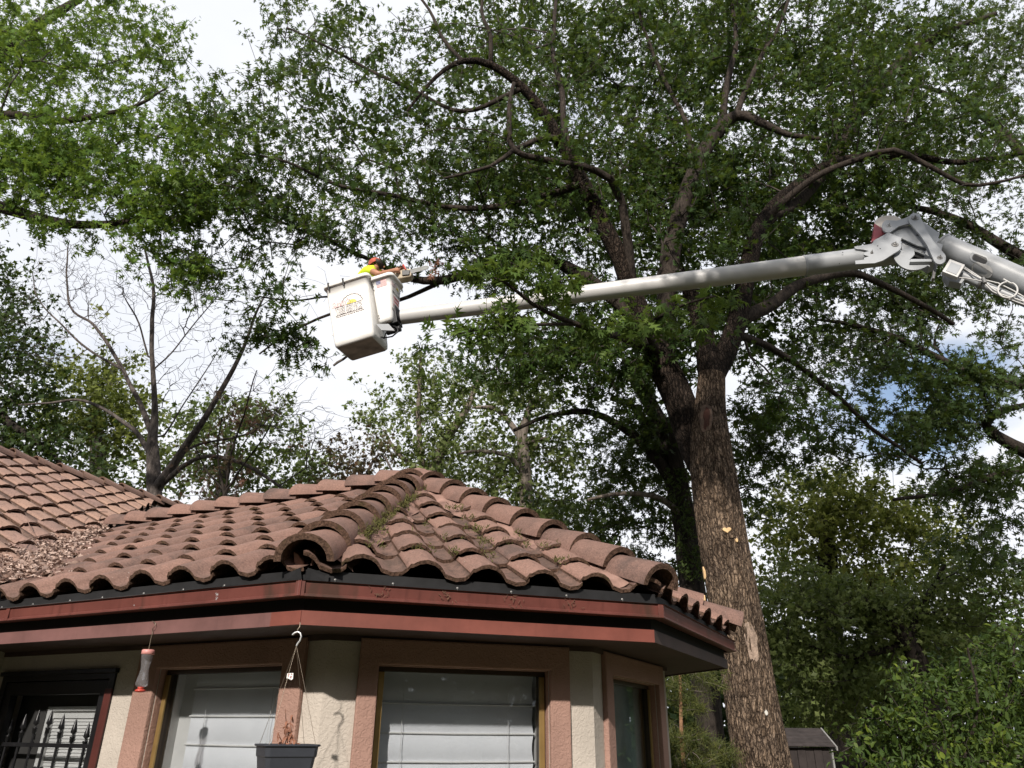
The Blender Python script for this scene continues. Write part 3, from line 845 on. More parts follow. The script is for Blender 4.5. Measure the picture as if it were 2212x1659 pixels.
def blind(fr, a, b, z0, z1, ribs, name_label):
    root = empty('window_blind', fr((a + b) / 2, z0, .2), name_label, 'blind', 'white ribbed window blinds')
    mb = MB(); nz = 60; ns = 24; V = []
    for i in range(nz + 1):
        z = z0 + (z1 - z0) * i / nz
        up_ = min([r for r in ribs if r >= z - 1e-6] + [z1]); dn = max([r for r in ribs if r <= z + 1e-6] + [z0])
        f = (z - dn) / max(up_ - dn, .01)
        belly = .013 * math.sin(math.pi * f) * (1 if up_ - dn < .25 else .4)
        edge = .015 * math.sin(math.pi * f) ** 1.0
        for j in range(ns + 1):
            u = j / ns; s = a + edge + (b - a - 2 * edge) * u
            V.append(fr(s, z, .175 - belly + .003 * mnoise.noise(Vector((u * 3, z * 4, a)))))
    F = [(i * (ns + 1) + j, i * (ns + 1) + j + 1, (i + 1) * (ns + 1) + j + 1, (i + 1) * (ns + 1) + j) for i in range(nz) for j in range(ns)]
    mb.add(V, F, 0, True); mb.build('fabric', M['blind'], root)
    for r in ribs:
        mb = MB(); mb.tube([fr(a - .004, r, .166), fr((a + b) / 2, r - .003, .166), fr(b + .004, r, .166)], .0062, 6); mb.build('rib', M['white_paint'], root)
    mb = MB()
    for s in (a + .16, b - .18):
        mb.tube([fr(s, z1 - .10, .138), fr(s + .003, (z0 + z1) / 2, .137), fr(s, z0, .138)], .0016, 4)
    mb.build('cord', M['white_paint'], root)
    return root
RIBS = [1.853, 1.690, 1.527, 1.364, 1.201, 1.038]
RIBM = [1.768, 1.606, 1.453, 1.290, 1.127, .964]
frL, wL = window(wI, TH, WIN_L, (sL(-1.53), sL(-.140), .68, 2.107), None, RIBS, None, 'window with white blind behind the hanging pot')
blind(frL, sL(-1.195), sL(-.318), .88, 1.945, RIBS, 'white ribbed fabric blind behind the window next to the door')
mb = MB(); mb.box(frL(sL(-1.345), .87, .20), frL(sL(-1.19), 0, 0) - frL(sL(-1.345), 0, 0), frL(0, 0, .012) - frL(0, 0, 0), Z3 * 1.08); mb.build('side_panel', M['white_paint'], wL)
frM, wM = window(wA, FRONT, WIN_M, (.185, 1.494, .68, 2.107), None, RIBM, None, 'wide window in the front of the bay')
blind(frM, .325, 1.325, .88, 1.945, RIBM, 'white ribbed fabric blind behind the front bay window')
frR, wR = window(wB, RIGHT, WIN_R, (.165, 1.500, .68, 2.107), None, None, None, 'dim greenish window in the right side of the bay')
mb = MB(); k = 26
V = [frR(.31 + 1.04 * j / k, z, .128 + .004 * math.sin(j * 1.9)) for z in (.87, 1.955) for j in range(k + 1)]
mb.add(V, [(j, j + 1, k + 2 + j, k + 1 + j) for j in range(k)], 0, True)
cur = mb.build('backsheet', M['backsheet']); props(cur, 'dull grey green curtain added behind the right bay window, coloured like its reflection', 'backsheet')  # added sheet whose colour gives the pane its green reflection

# ---- security door in front of a glazed white door
fr = frL; d0, d1, dz1 = DOOR[0], DOOR[1], DOOR[3]
mb = MB(); frame_ring(mb, fr, (d0, d1, -.02, dz1), (d0 + .055, d1 - .055, .02, dz1 - .05), -.012, .10); dj = mb.build('door', M['black_metal'], house, bevel=.004)
mb = MB(); mb.box(fr(d1 - .060, 0, -.022), fr(d1 + .004, 0, 0) - fr(d1 - .060, 0, 0), fr(0, 0, .012) - fr(0, 0, 0), Z3 * (dz1 - .11)); mb.build('red_casing', M['door_jamb'], dj, bevel=.003)
mb = MB(); mb.box(fr(d0 - .015, dz1 - .012, -.03), fr(d1 + .015, 0, 0) - fr(d0 - .015, 0, 0), fr(0, 0, .06) - fr(0, 0, 0), Z3 * .03); mb.build('head_trim', M['black_metal'], dj, bevel=.004)
a, b, zt = d0 + .06, d1 - .06, dz1 - .055
mb = MB(); frame_ring(mb, fr, (a, b, .02, zt), (a + .075, b - .075, .12, zt - .085), -.002, .045); mb.build('security_frame', M['black_metal'], dj, bevel=.004)
ps0, ps1, pz1 = sL(-2.575), sL(-1.945), 1.752
mb = MB()                                                        # the inner white door with its glazed light
frame_ring(mb, fr, (a, b, .02, zt), (ps0, ps1, .95, pz1), .135, .17); mb.build('inner_door', M['screen'], dj)
mb = MB(); frame_ring(mb, fr, (ps0, ps1, .95, pz1), (ps0 + .05, ps1 - .014, .99, pz1 - .03), .125, .16); mb.build('light_frame', M['white_paint'], dj, bevel=.004)
n = 34
for i in range(n):
    z = pz1 - .075 - i * .0215
    if z < 1.0: break
    mb = MB(); mb.prism([fr(ps0 + .055, z, .150), fr(ps1 - .02, z, .150), fr(ps1 - .02, z + .019, .157), fr(ps0 + .055, z + .019, .157)], fr(0, 0, .0012) - fr(0, 0, 0))
    mb.build('blind_slat', M['white_paint'], dj)
mb = MB(); mb.box(fr(ps0 + .05, pz1 - .075, .145), fr(ps1 - .014, 0, 0) - fr(ps0 + .05, 0, 0), fr(0, 0, .012) - fr(0, 0, 0), Z3 * .045); mb.build('blind_head', M['white_paint'], dj)
mb = MB(); mb.box(fr(ps0, .95, .118), fr(ps1, 0, 0) - fr(ps0, 0, 0), fr(0, 0, .003) - fr(0, 0, 0), Z3 * (pz1 - .95)); mb.build('pane', M['glass'], dj)
# bars with spear points, tallest in the middle
cen = sL(-2.43)
for k in range(-3, 5):
    s = sL(-2.335) + k * .138 - .03
    if not a + .09 < s < b - .09: continue
    ztip = 1.745 - .026 * abs(k + .5)
    mb = MB()
    zb_ = ztip - .135
    mb.tube([fr(s, .12, .02), fr(s, zb_, .02)], .0085, 8)
    mb.lathe(fr(s, zb_, .02), [(.009, -.02), (.014, -.016), (.014, .010), (.017, .012), (.017, .018), (.006, .020), (.006, .032), (.020, .044), (.016, .066), (.006, .115), (.0, .135)], 8)
    mb.build('bar', M['black_metal'], dj)
for z in (1.507, .30):
    mb = MB(); mb.box(fr(a + .07, z - .012, .008), fr(b - .07, 0, 0) - fr(a + .07, 0, 0), fr(0, 0, .010) - fr(0, 0, 0), Z3 * .026); mb.build('cross_bar', M['black_metal'], dj, bevel=.002)
for sg in (-1, 1):
    s = sL(-2.335) - .03 + sg * .030; mb = MB()
    pts = [fr(s + sg * (.003 + .022 * math.cos(t) * (1 - t / 12)) * 1.0, 1.352 + .024 * math.sin(t) * (1 - t / 12), .02) for t in np.linspace(-2.6, 4.2, 22)]
    mb.tube(pts, .0065, 6); mb.build('scroll', M['black_metal'], dj)

# ================================================================== HUMMINGBIRD FEEDER
def fascia_pt(x, y, off=0.0):
    n = np.array([N2[0], N2[1], 0]); return onplane(x, y, v3(ins(cA, .072), 2.15) - n * off, n)
hk = fascia_pt(333, 1346, .012)
fd = empty('bird_feeder', hk - Z3 * .36, 'clear waisted bottle bird feeder with pink cap hanging from the eave', 'bird feeder')
tilt = 0.05
def fp(h, r=0): return hk + np.array([-.004, 0, 0]) * h - Z3 * h
mb = MB()
mb.tube([hk + np.array([-.018, .01, .012]), hk + np.array([.002, -.004, .006]), hk + np.array([.014, -.01, -.008]), hk + np.array([.006, -.008, -.03]), hk - Z3 * .028 + np.array([-.004, 0, 0]), hk - Z3 * .05, hk - Z3 * .062 + np.array([.003, 0, 0]), hk - Z3 * .075, hk - Z3 * .146], .0022, 6)
mb.build('hanging_wire', M['wire'], fd)
top = hk - Z3 * .146
mb = MB(); mb.lathe(top, [(0, 0), (.030, 0), (.0345, -.003), (.0355, -.024), (.033, -.026), (.0, -.026)], 22); mb.build('cap', M['pink_cap'], fd)
mb = MB(); mb.lathe(top, [(.031, -.026), (.032, -.034), (.028, -.060), (.0225, -.090), (.021, -.108), (.0235, -.125), (.030, -.160), (.0335, -.182), (.031, -.190), (.018, -.198)], 24)
mb.build('bottle', M['bottle'], fd)
mb = MB(); mb.lathe(top, [(.0, -.199), (.017, -.198), (.018, -.205), (.012, -.208), (.024, -.211), (.029, -.216), (.026, -.223), (.012, -.226), (.0, -.226)], 20); mb.build('feeding_base', M['red_plastic'], fd)

# ================================================================== HANGING POT
nF = v3(e2(FRONT + math.pi / 2), 0)
ph = fascia_pt(648, 1349, .02)
hook_b = ph - Z3 * .118
pz = at(620, 1607, ph[1])[2]
pc = np.array([at(621, 1606, ph[1])[0], ph[1], pz])
pot = empty('hanging_pot', pc - Z3 * .25, 'square slate grey plastic pot hanging on wires from the eave corner', 'plant pot')
HW = .129
def sq(hw, z, rc=.18):
    pts = []; ang = math.radians(28)
    for k in range(4):
        for t in (-.25, -.1, .1, .25):
            a = math.pi / 4 + k * math.pi / 2 + t * math.pi / 2 * .55
            r = hw * math.sqrt(2) * (1 - .05 * (1 - abs(t) / .25)) if abs(t) > .05 else hw * math.sqrt(2)
            r = hw / max(abs(math.cos(a - k * math.pi / 2)), abs(math.sin(a - k * math.pi / 2)))
            r = min(r, hw * 1.33)
            pts.append(pc + np.array([r * math.cos(a + ang), r * math.sin(a + ang), z]))
    return pts
lev = [(HW, 0), (HW * 1.03, -.002), (HW * 1.03, -.008), (HW * .965, -.011), (HW * .94, -.052), (HW * .90, -.058), (HW * .76, -.20), (HW * .72, -.215), (HW * .70, -.215)]
rings = [sq(h, z) for h, z in lev]; inner = [sq(HW * .94, 0), sq(HW * .88, -.05)]
mb = MB(); k = 16
allr = inner[::-1] + rings
mb.add([q for r in allr for q in r], [(i * k + j, i * k + (j + 1) % k, (i + 1) * k + (j + 1) % k, (i + 1) * k + j) for i in range(len(allr) - 1) for j in range(k)])
mb.add(allr[-1], [tuple(range(k))]); mb.build('pot_body', M['pot'], pot)
mb = MB(); mb.add(sq(HW * .885, -.045), [tuple(range(k))]); mb.build('soil', M['pot_soil'], pot)
mb = MB()
mb.tube([ph + np.array([0, .0, .010]), ph + np.array([.002, -.006, -.012]), ph + np.array([-.008, -.008, -.028]), ph + np.array([-.006, -.008, -.04])], .0020, 6)
mb.build('screw_eye', M['wire'], pot)
hp = [ph + np.array(q) for q in ((-.030, -.008, -.052), (-.018, -.008, -.041), (-.004, -.008, -.037), (.010, -.008, -.044), (.016, -.008, -.060), (.012, -.008, -.080), (.002, -.008, -.095), (-.002, -.008, -.106))]
mb = MB(); mb.tube(hp, .0046, 8); mb.build('hook', M['hook'], pot)
hb = hp[-1]
for a in range(4):
    t = math.radians(28 + 45 + a * 90); q = pc + np.array([HW * 1.20 * math.cos(t), HW * 1.20 * math.sin(t), -.004])
    mb = MB(); mid = (hb * .55 + q * .45) + np.array([0, 0, .004]); mb.tube([hb, mid, q], .0011, 5); mb.build('wire', M['wire'], pot)
tg = hb + (pc - hb) * .32 + np.array([-.012, -.02, 0])
mb = MB(); mb.prism([tg + np.array(q) for q in ((-.016, 0, .012), (.014, 0, .014), (.015, 0, -.014), (.006, 0, -.019), (-.004, 0, -.013), (-.017, 0, -.011))], np.array([0, .001, 0]), 0)
for zz, x0, x1 in ((.007, -.012, -.003), (.002, -.013, -.006), (-.004, -.012, -.005), (.007, .002, .011), (-.003, 0, .010), (-.008, 0, .008)):
    mb.box(tg + np.array([x0, -.0012, zz]), (x1 - x0, 0, 0), (0, .001, 0), (0, 0, .0025), 1)
mb.build('tag', [M['paper'], M['ink_red']], pot)
# withered plant
root = empty('dead_plant', pc - Z3 * .045, 'withered brown curled plant standing in the hanging grey pot', 'plant')
mb = MB(); r2 = random.Random(3)
for (dx, h, ln_) in ((.045, .10, 9), (.052, .125, 10), (.030, .075, 7), (.012, .05, 6), (.06, .06, 6), (.022, .155, 3)):
    p = pc + np.array([dx - .03, -.03, -.045]); pts = [p]
    for i in range(5): p = p + np.array([r2.uniform(-.012, .012), r2.uniform(-.008, .008), (h + .045) / 5]); pts.append(p)
    mb.tube(pts, [.0035, .003, .003, .0025, .002, .0012], 5)
    for i in range(ln_):
        c = pts[1 + i % 5]; pp = [c]
        dv = np.array([r2.uniform(-1, 1), r2.uniform(-1, .4), r2.uniform(-.4, .6)]); dv /= np.linalg.norm(dv)
        for j in range(4): dv = dv + np.array([r2.uniform(-.5, .5), 0, -.45]); dv /= np.linalg.norm(dv); pp.append(pp[-1] + dv * .009)
        w = r2.uniform(.003, .007); sd = np.cross(dv, (0, 1, .2)); sd /= np.linalg.norm(sd)
        V = [];
        for j, q in enumerate(pp): ww = w * math.sin(math.pi * (j + .6) / 5); V += [q - sd * ww, q + np.array([0, -.002, .001]), q + sd * ww]
        mb.add(V, [(3 * j + a, 3 * j + a + 1, 3 * j + a + 4, 3 * j + a + 3) for j in range(4) for a in (0, 1)], 0, True)
mb.build('withered_stems', M['dead_leaf'], root)
mb = MB()
for a in (0.3, 1.4, 2.4, 3.0):
    c = pc + np.array([-.07, -.04, -.03]); t = c + np.array([.035 * math.cos(a), 0, .035 * abs(math.sin(a)) + .012]); m_ = (c + t) / 2 + np.array([0, -.006, .004]); mb.add([c, m_ + (0, 0, .004), t, m_ - (0, 0, .004)], [(0, 1, 2), (0, 2, 3)])
M['sprout'] = simple('sprout_green', (0.07, 0.10, 0.04), 0.6)
mb.build('green_sprout', M['sprout'], root)
# ================================================================== BUCKET LIFT
BM_ = np.array([[0.94673226, 0.25427589, -0.19758997], [-0.2630888, 0.96457938, -0.01925893], [0.18569413, 0.07021675, 0.98009556]])
BP = np.array([-2.43419285, 9.77297863, 7.77605464])          # centre of the bucket's rim
def bl(x, y, z): return BP + BM_ @ np.array([x, y, z])         # bucket's own axes: width, depth, up
BX, BY, BZ = BM_[:, 0], BM_[:, 1], BM_[:, 2]
lift_base = at(2700, 1500, 6.0); lift_base[2] = 0
lift = empty('bucket_lift', lift_base, 'white aerial bucket lift with jointed boom reaching across the trees', 'aerial lift')

def rrect(x0, x1, y0, y1, r, z, n=4):
    out = []
    for cx_, cy_, a0 in ((x1 - r, y1 - r, 0), (x0 + r, y1 - r, 90), (x0 + r, y0 + r, 180), (x1 - r, y0 + r, 270)):
        for i in range(n + 1):
            a = math.radians(a0 + 90 * i / n); out.append(bl(cx_ + r * math.cos(a), cy_ + r * math.sin(a), z))
    return out
def tub(name, x0, x1, y0, y1, h, tx0, tx1, ty0, ty1, z0, mats):
    """moulded tub: rounded corners, taper, rolled rim, open top"""
    mb = MB(); R = .055
    def lay(t, off=0.0, dz=0.0):
        return rrect(x0 + tx0 * t - off, x1 - tx1 * t + off, y0 + ty0 * t - off, y1 - ty1 * t + off, R + off * .8, z0 - h * t + dz)
    seq = [lay(.97, -.03), lay(.0, -.025, .0)]                                   # inside, bottom to top
    seq += [lay(0, .0, .012), lay(0, .028, .010), lay(0, .034, -.004), lay(0, .034, -.040), lay(0, .028, -.045), lay(.045, .002)]
    for t in (.2, .4, .6, .8, .92): seq.append(lay(t))
    seq += [lay(.975, -.006), lay(1.0, -.035)]
    k = len(seq[0]); V = [q for r in seq for q in r]
    mb.add(V, [(i * k + j, (i + 1) * k + j, (i + 1) * k + (j + 1) % k, i * k + (j + 1) % k) for i in range(len(seq) - 1) for j in range(k)], 0, True)
    mb.add(seq[-1], [tuple(range(k))], 1)
    mb.add(seq[0], [tuple(range(k - 1, -1, -1))], 0)
    me = mb.mesh(name, mats)
    bm = bmesh.new(); bm.from_mesh(me); bmesh.ops.remove_doubles(bm, verts=bm.verts, dist=1e-5); bmesh.ops.recalc_face_normals(bm, faces=bm.faces); bm.to_mesh(me); bm.free()
    return link(name, me, lift)
bucket = tub('bucket', -.343, .343, -.311, .311, 1.045, .03, .03, .026, .026, 0, [M['fibre'], M['bucket_base']])
bucket2 = tub('bucket', .350, .680, -.20, .225, .735, .0, .115, .07, .07, -.045, [M['fibre'], M['bucket_base']])
bucket2['label'] = 'smaller right hand tub with flag decal'; bucket['label'] = 'tall left tub with tree service logo'
# rim hooks, bolt heads, patches on the base
mb = MB()
for x in (-.27, -.03):
    mb.box(bl(x - .014, -.353, -.062), BX * .028, BY * .05, BZ * .085); mb.box(bl(x - .010, -.352, -.105), BX * .02, BY * .025, BZ * .05)
mb.build('rim_hook', M['black_rubber'], bucket, bevel=.004)
mb = MB()
for z in (-.12, -.17, -.235, -.66, -.70): mb.lathe(bl(.368 + (z + .1) * -.02, -.196 + .07 * (-z - .045) / .735 * 1.0 - .004, z), [(.0, -.006), (.008, -.005), (.010, 0), (.010, .006)], 8, axis=BY)
mb.build('bolt', M['steel'], bucket2)

def text_bm(txt, size, off=0.0, ext=0.0006, shear=0.0, space=1.0):
    cu = bpy.data.curves.new('t', 'FONT'); cu.body = txt; cu.size = size; cu.offset = off; cu.extrude = ext; cu.shear = shear; cu.align_x = 'CENTER'; cu.space_character = space
    o = bpy.data.objects.new('t', cu); COL.objects.link(o)
    me = bpy.data.meshes.new_from_object(o.evaluated_get(bpy.context.evaluated_depsgraph_get()))
    bpy.data.objects.remove(o); bpy.data.curves.remove(cu)
    V = [np.array(v.co) for v in me.vertices]; F = [tuple(p.vertices) for p in me.polygons]
    bpy.data.meshes.remove(me); return V, F
def face_map(x, z, lift_=0.002):
    """point on the front face of the tall tub, x across, z down from the rim"""
    t = -z / 1.045
    return bl(x, -.311 + .026 * t - lift_, z)
def side_map(y, z, lift_=0.002):
    t = (-z - .045) / .735
    return bl(.680 - .115 * t + lift_, y, z)
def put_text(mb, txt, size, cx, cz, fmap, mi, lift_, sx=1.0, sz=1.0, off=0.0, shear=0.0, slope=0.0, space=1.0):
    V, F = text_bm(txt, size, off, shear=shear, space=space)
    mb.add([fmap(cx + v[0] * sx, cz + v[1] * sz + slope * v[0] * sx, lift_ + v[2]) for v in V], F, mi)
def logo(mb, fmap, cx, cz, w, ink=0):
    s = w / .40
    # scalloped tree crown outline, dark ring with white inside, half sun within
    rim_o, rim_i = [], []
    n = 60
    for k in range(n + 1):
        a = math.pi * k / n
        r = 1 + .055 * abs(math.sin(a * 9)); x, z = .155 * math.cos(a) * r, .125 * math.sin(a) * r
        rim_o.append((cx + (.055 + x) * s, cz + (.068 + z * 1.1) * s)); rim_i.append((cx + (.055 + x * .93) * s, cz + (.068 + z * 1.02) * s))
    V = [fmap(*q, .0018) for q in rim_o] + [fmap(*q, .0018) for q in rim_i]
    mb.add(V, [(k, k + 1, n + 2 + k, n + 1 + k) for k in range(n)], 0)
    sun_ = [(cx + (.055 + .072 * math.cos(math.pi * k / 20)) * s, cz + (.070 + .056 * math.sin(math.pi * k / 20)) * s) for k in range(21)]
    mb.add([fmap(*q, .0016) for q in sun_], [tuple(range(21))], 3)
    for dx in (-.018, .018): mb.add([fmap(cx + (.055 + dx + .006 * math.cos(t)) * s, cz + (.090 + .008 * math.sin(t)) * s, .002) for t in np.linspace(0, 5.5, 8)], [tuple(range(8))], 0)
    put_text(mb, 'Sunny\'s', .115 * s, cx - .105 * s, cz + .078 * s, fmap, 1, .0016, off=.003 * s, shear=.25, sx=.78, slope=.06)
    put_text(mb, 'Sunny\'s', .115 * s, cx - .105 * s, cz + .078 * s, fmap, 2, .0026, off=-.0012 * s, shear=.25, sx=.78, slope=.06)
    put_text(mb, 'TREE SERVICE', .150 * s, cx, cz - .045 * s, fmap, 0, .0016, sx=.42, sz=1.0, off=.0075 * s)
    put_text(mb, 'TREE SERVICE', .150 * s, cx, cz - .045 * s, fmap, 2, .0026, sx=.42, sz=1.0, off=-.001 * s)
    for z0, h in ((-.064, .008), (.068, .0045)):
        mb.add([fmap(cx - .2 * s, cz + z0 * s, .0017), fmap(cx + .2 * s, cz + z0 * s, .0017), fmap(cx + .2 * s, cz + (z0 + h) * s, .0017), fmap(cx - .2 * s, cz + (z0 + h) * s, .0017)], [(0, 1, 2, 3)], 0)
    r3 = random.Random(4); x = -.19
    while x < .19:
        l = r3.uniform(.008, .024); mb.add([fmap(cx + q * s, cz + z * s, .0017) for q, z in ((x, -.090), (x + l, -.090), (x + l, -.075), (x, -.075))], [(0, 1, 2, 3)], 0); x += l + r3.uniform(.004, .012)
inks = [M['ink_dark'], M['ink_red'], M['ink_white'], M['ink_yellow'], M['ink_blue']]
mb = MB(); logo(mb, face_map, -.010, -.49, .44); mb.build('logo', inks, bucket)
mb = MB(); logo(mb, side_map, .012, -.265, .30)
for k, wd in enumerate(('TRIMMING', 'TOPPING', 'REMOVAL')): put_text(mb, wd, .062, .02, -.405 - k * .062, side_map, 1, .002, sx=.72, off=.001)
r3 = random.Random(9)
for g, x0 in ((3, -.125), (3, -.03), (4, .065)):
    for k in range(g):
        mb.add([side_map(x0 + .026 * k + a, z, .002) for a, z in ((0, -.615), (.017, -.615), (.017, -.575), (0, -.575))], [(0, 1, 2, 3)], 0)
        mb.add([side_map(x0 + .026 * k + a, z, .0026) for a, z in ((.005, -.607), (.012, -.607), (.012, -.583), (.005, -.583))], [(0, 1, 2, 3)], 2) if r3.random() < .6 else None
mb.build('lettering', inks, bucket2)
def face2(x, z, l=.002): return bl(x, -.20 + .07 * (-z - .045) / .735 - l, z)
mb = MB(); fx, fz, fw, fh = .425, -.22, .165, .105
def fq(a, b, c, d, mi, l): mb.add([face2(fx + a * fw, fz + c * fh, l), face2(fx + b * fw, fz + c * fh, l), face2(fx + b * fw, fz + d * fh, l), face2(fx + a * fw, fz + d * fh, l)], [(0, 1, 2, 3)], mi)
fq(0, 1, 0, 1, 2, .0014)
for k in range(7): fq(0, 1, (2 * k) / 13, (2 * k + 1) / 13, 1, .002)
fq(0, .42, 6 / 13, 1, 4, .0028)
for i in range(5):
    for j in range(4): fq(.04 + .075 * i, .07 + .075 * i, .52 + .11 * j, .57 + .11 * j, 2, .0034)
mb.build('flag_decal', inks, bucket2)

# ---- boom
PB = atd(868, 685, 11.15)
PE = atd(1812, 564.5, 10.35)
PR = atd(2212, 632, 9.35)
PK = atd(1998, 560, 10.1)
ENp = np.cross(PR - PB, PE - PB); ENp /= np.linalg.norm(ENp)
if ENp @ (EYEP - PE) < 0: ENp = -ENp                              # normal of the elbow plane, toward the camera
def mix(a, b, t): return a + (b - a) * t
mb = MB()
mb.tube([PB, mix(PB, PE, .3), mix(PB, PE, .6), mix(PB, PE, .93)], [.113, .120, .130, .140], 28)
mb.build('upper_boom', M['boom'], lift)
mb = MB(); mb.tube([mix(PB, PE, .925), mix(PB, PE, 1.115)], [.146, .146], 28); mb.lathe(mix(PB, PE, .925), [(.1465, 0), (.150, .002), (.150, .02), (.1465, .022)], 28, axis=PE - PB)
mb.build('boom_sleeve', M['boom_grey'], lift)
# tip bracket and levelling gear under the small tub
tip = PB + (PE - PB) / np.linalg.norm(PE - PB) * .05
mb = MB()
mb.box(bl(.36, -.06, -.80), BX * .26, BY * .22, BZ * .30)
mb.tube([bl(.40, .05, -.86), bl(.62, .05, -.86)], .05, 14)
mb.tube([bl(.62, .08, -.66), tip], .085, 14)
mb.build('tip_bracket', M['black_rubber'], lift, bevel=.006)
mb = MB(); mb.prism([bl(.33, -.17, -.80), bl(.52, -.17, -.86), bl(.60, -.17, -1.0), bl(.40, -.17, -.93)], BY * .03); mb.build('bracket_plate', M['boom_grey'], lift, bevel=.004)
mb = MB(); h0 = bl(.33, 0, -.98)
mb.tube([bl(.30, .0, -.93), bl(.40, -.05, -1.0), bl(.52, -.08, -1.03), bl(.62, -.08, -.98), bl(.60, -.04, -.88), bl(.50, 0, -.80)], .011, 8)
mb.tube([bl(.30, .05, -.90), bl(.36, .0, -.98), bl(.42, -.03, -.90), bl(.45, 0, -.82)], .008, 8)
mb.build('hydraulic_hose', M['black_rubber'], lift)
mb = MB(); mb.prism([bl(-.48, .05, -.62), bl(-.32, .0, -.60), bl(-.30, .0, -.78), bl(-.36, .02, -.76)], BY * .10); mb.build('step_box', M['fibre'], lift, bevel=.008)

# ---- elbow, drawn on its own plane: measurements in a 2212 x 1287 grid over the joint
def el(x, y, off=0.0): return onplane((1950 + x / 4.0218) * .8848, (480 + y / 4.0218) * .8848, PE + ENp * off, ENp)
def plate(name, poly, off, th, mat, bevel=.004):
    mb = MB(); mb.prism([el(x, y, off + th) for x, y in poly], -ENp * th); return mb.build(name, M[mat], lift, bevel=bevel)
def pin(name, x, y, off, r, ln=.05, mat='boom_grey'):
    mb = MB(); c = el(x, y, off)
    mb.lathe(c, [(r, -.02), (r, .006), (r * .92, .010), (r * .80, .010), (r * .76, .006), (r * .5, .006), (r * .5, ln * .5), (r * .42, ln * .55), (r * .2, ln * .55), (r * .2, ln), (0, ln)], 18, axis=ENp)
    return mb.build(name, M[mat], lift)
W = .15
def arcp(cx_, cy_, rx, a0, a1, n=10, ry=None): return [(cx_ + rx * math.cos(math.radians(a0 + (a1 - a0) * i / n)), cy_ + (ry or rx) * math.sin(math.radians(a0 + (a1 - a0) * i / n))) for i in range(n + 1)]
fork = [(545, 490), (720, 462), (735, 430), (880, 352), (1010, 402)] + arcp(945, 475, 66, -30, 60, 6) + [(930, 560), (830, 625), (750, 652), (560, 662), (553, 628), (640, 618), (640, 600), (690, 585), (640, 570), (640, 548), (690, 533), (640, 520), (560, 512)]
plate('fork_plate', fork, .150, .024, 'boom_grey')
plate('fork_plate', fork, -.174, .024, 'boom_grey')
for x, y, r in ((945, 472, .046), (718, 552, .020)): pin('pivot_pin', x, y, .176, r, mat='steel')
mb = MB()
for x, y in ((775, 485), (800, 512), (432, 548), (400, 655)): mb.lathe(el(x, y, .174), [(.008, 0), (.008, .004), (0, .004)], 8, axis=ENp)
mb.build('bolt', M['black_rubber'], lift)
hump_low = [(705, 455), (728, 400), (742, 262), (830, 318), (862, 352), (735, 432)]
plate('knuckle', hump_low, -.11, .215, 'knuckle_red', .006)
hump = [(742, 264), (765, 222), (800, 198), (850, 184), (910, 182), (960, 192), (1000, 215), (1080, 262), (1060, 330), (870, 346), (832, 316)]
plate('knuckle', hump, -.10, .195, 'knuckle_cream', .010)
plate('cheek_plate', [(842, 320), (880, 345), (1000, 380), (1180, 400), (1300, 520), (1180, 486), (1000, 398), (900, 348)][:1] + [(1080, 285), (1190, 330), (1262, 500), (1170, 480), (1000, 402), (880, 352)], .10, .022, 'boom_grey')
def bone(name, a, b, ra, rb, off, th, mat, waist=.62):
    a, b = np.array(a, float), np.array(b, float); d = b - a; L = np.linalg.norm(d); d /= L; n_ = np.array([-d[1], d[0]]); ang = math.degrees(math.atan2(n_[1], n_[0]))
    w = min(ra, rb) * waist
    poly = arcp(*a, ra, ang, ang + 180, 9) + [tuple(a + d * L * .35 - n_ * w), tuple(a + d * L * .65 - n_ * w)] + arcp(*b, rb, ang + 180, ang + 360, 9) + [tuple(a + d * L * .65 + n_ * w), tuple(a + d * L * .35 + n_ * w)]
    return plate(name, poly, off, th, mat)
bone('link_arm', (880, 290), (1140, 215), 64, 50, .155, .024, 'boom_grey')
bone('link_arm', (1140, 222), (1385, 600), 62, 62, .182, .028, 'boom_grey')
pin('pivot_pin', 1140, 212, .208, .052, mat='steel'); pin('pivot_pin', 1385, 602, .208, .036, mat='steel'); pin('pivot_pin', 885, 285, .178, .034)
mb = MB(); mb.lathe(el(1166, 378, .123), [(.018, -.002), (.018, .001), (0, .001)], 14, axis=ENp); mb.build('bolt_hole', M['black_rubber'], lift)  # black disc for the dark inside the hole
# lower boom: head, tube, cut-out, covers
d2 = PR - el(1180, 470); d2 /= np.linalg.norm(d2)
c0 = el(1330, 455, 0); c1 = el(2212, 850, 0); dl = (c1 - c0) / np.linalg.norm(c1 - c0); endp = c1 + dl * 2.4
RBm = .172
mb = MB(); mb.tube([c0 + dl * .10, c1, endp], [RBm] * 3, 32); mb.lathe(c0 + dl * .10, [(RBm, -.004), (RBm + .006, 0), (RBm + .006, .03), (RBm, .034)], 32, axis=dl)
lb = mb.build('lower_boom', M['boom_grey'], lift)
plate('boom_head', [(1200, 250), (1230, 248), (1385, 360), (1362, 402), (1440, 430), (1400, 520), (1300, 520), (1190, 330)], -.12, .20, 'boom_grey', .006)
plate('boom_head', [(1262, 480), (1330, 440), (1420, 470), (1390, 560), (1300, 600), (1240, 560)], -.14, .27, 'boom_grey', .006)
plate('cover_plate', [(1010, 520), (1160, 540), (1300, 600), (1300, 560), (1160, 500), (1070, 460), (1016, 420)], .03, .03, 'boom_grey')
plate('inner_frame', [(1016, 420), (1120, 470), (1290, 520), (1330, 620), (1240, 620), (1030, 545)], -.10, .12, 'black_rubber', .004)
mb = MB()
for x, y in ((1055, 470), (1170, 520), (1210, 545), (1275, 585)): mb.lathe(el(x, y, .062), [(.010, 0), (.010, .010), (0, .010)], 8, axis=ENp)
mb.build('bolt', M['steel'], lift)
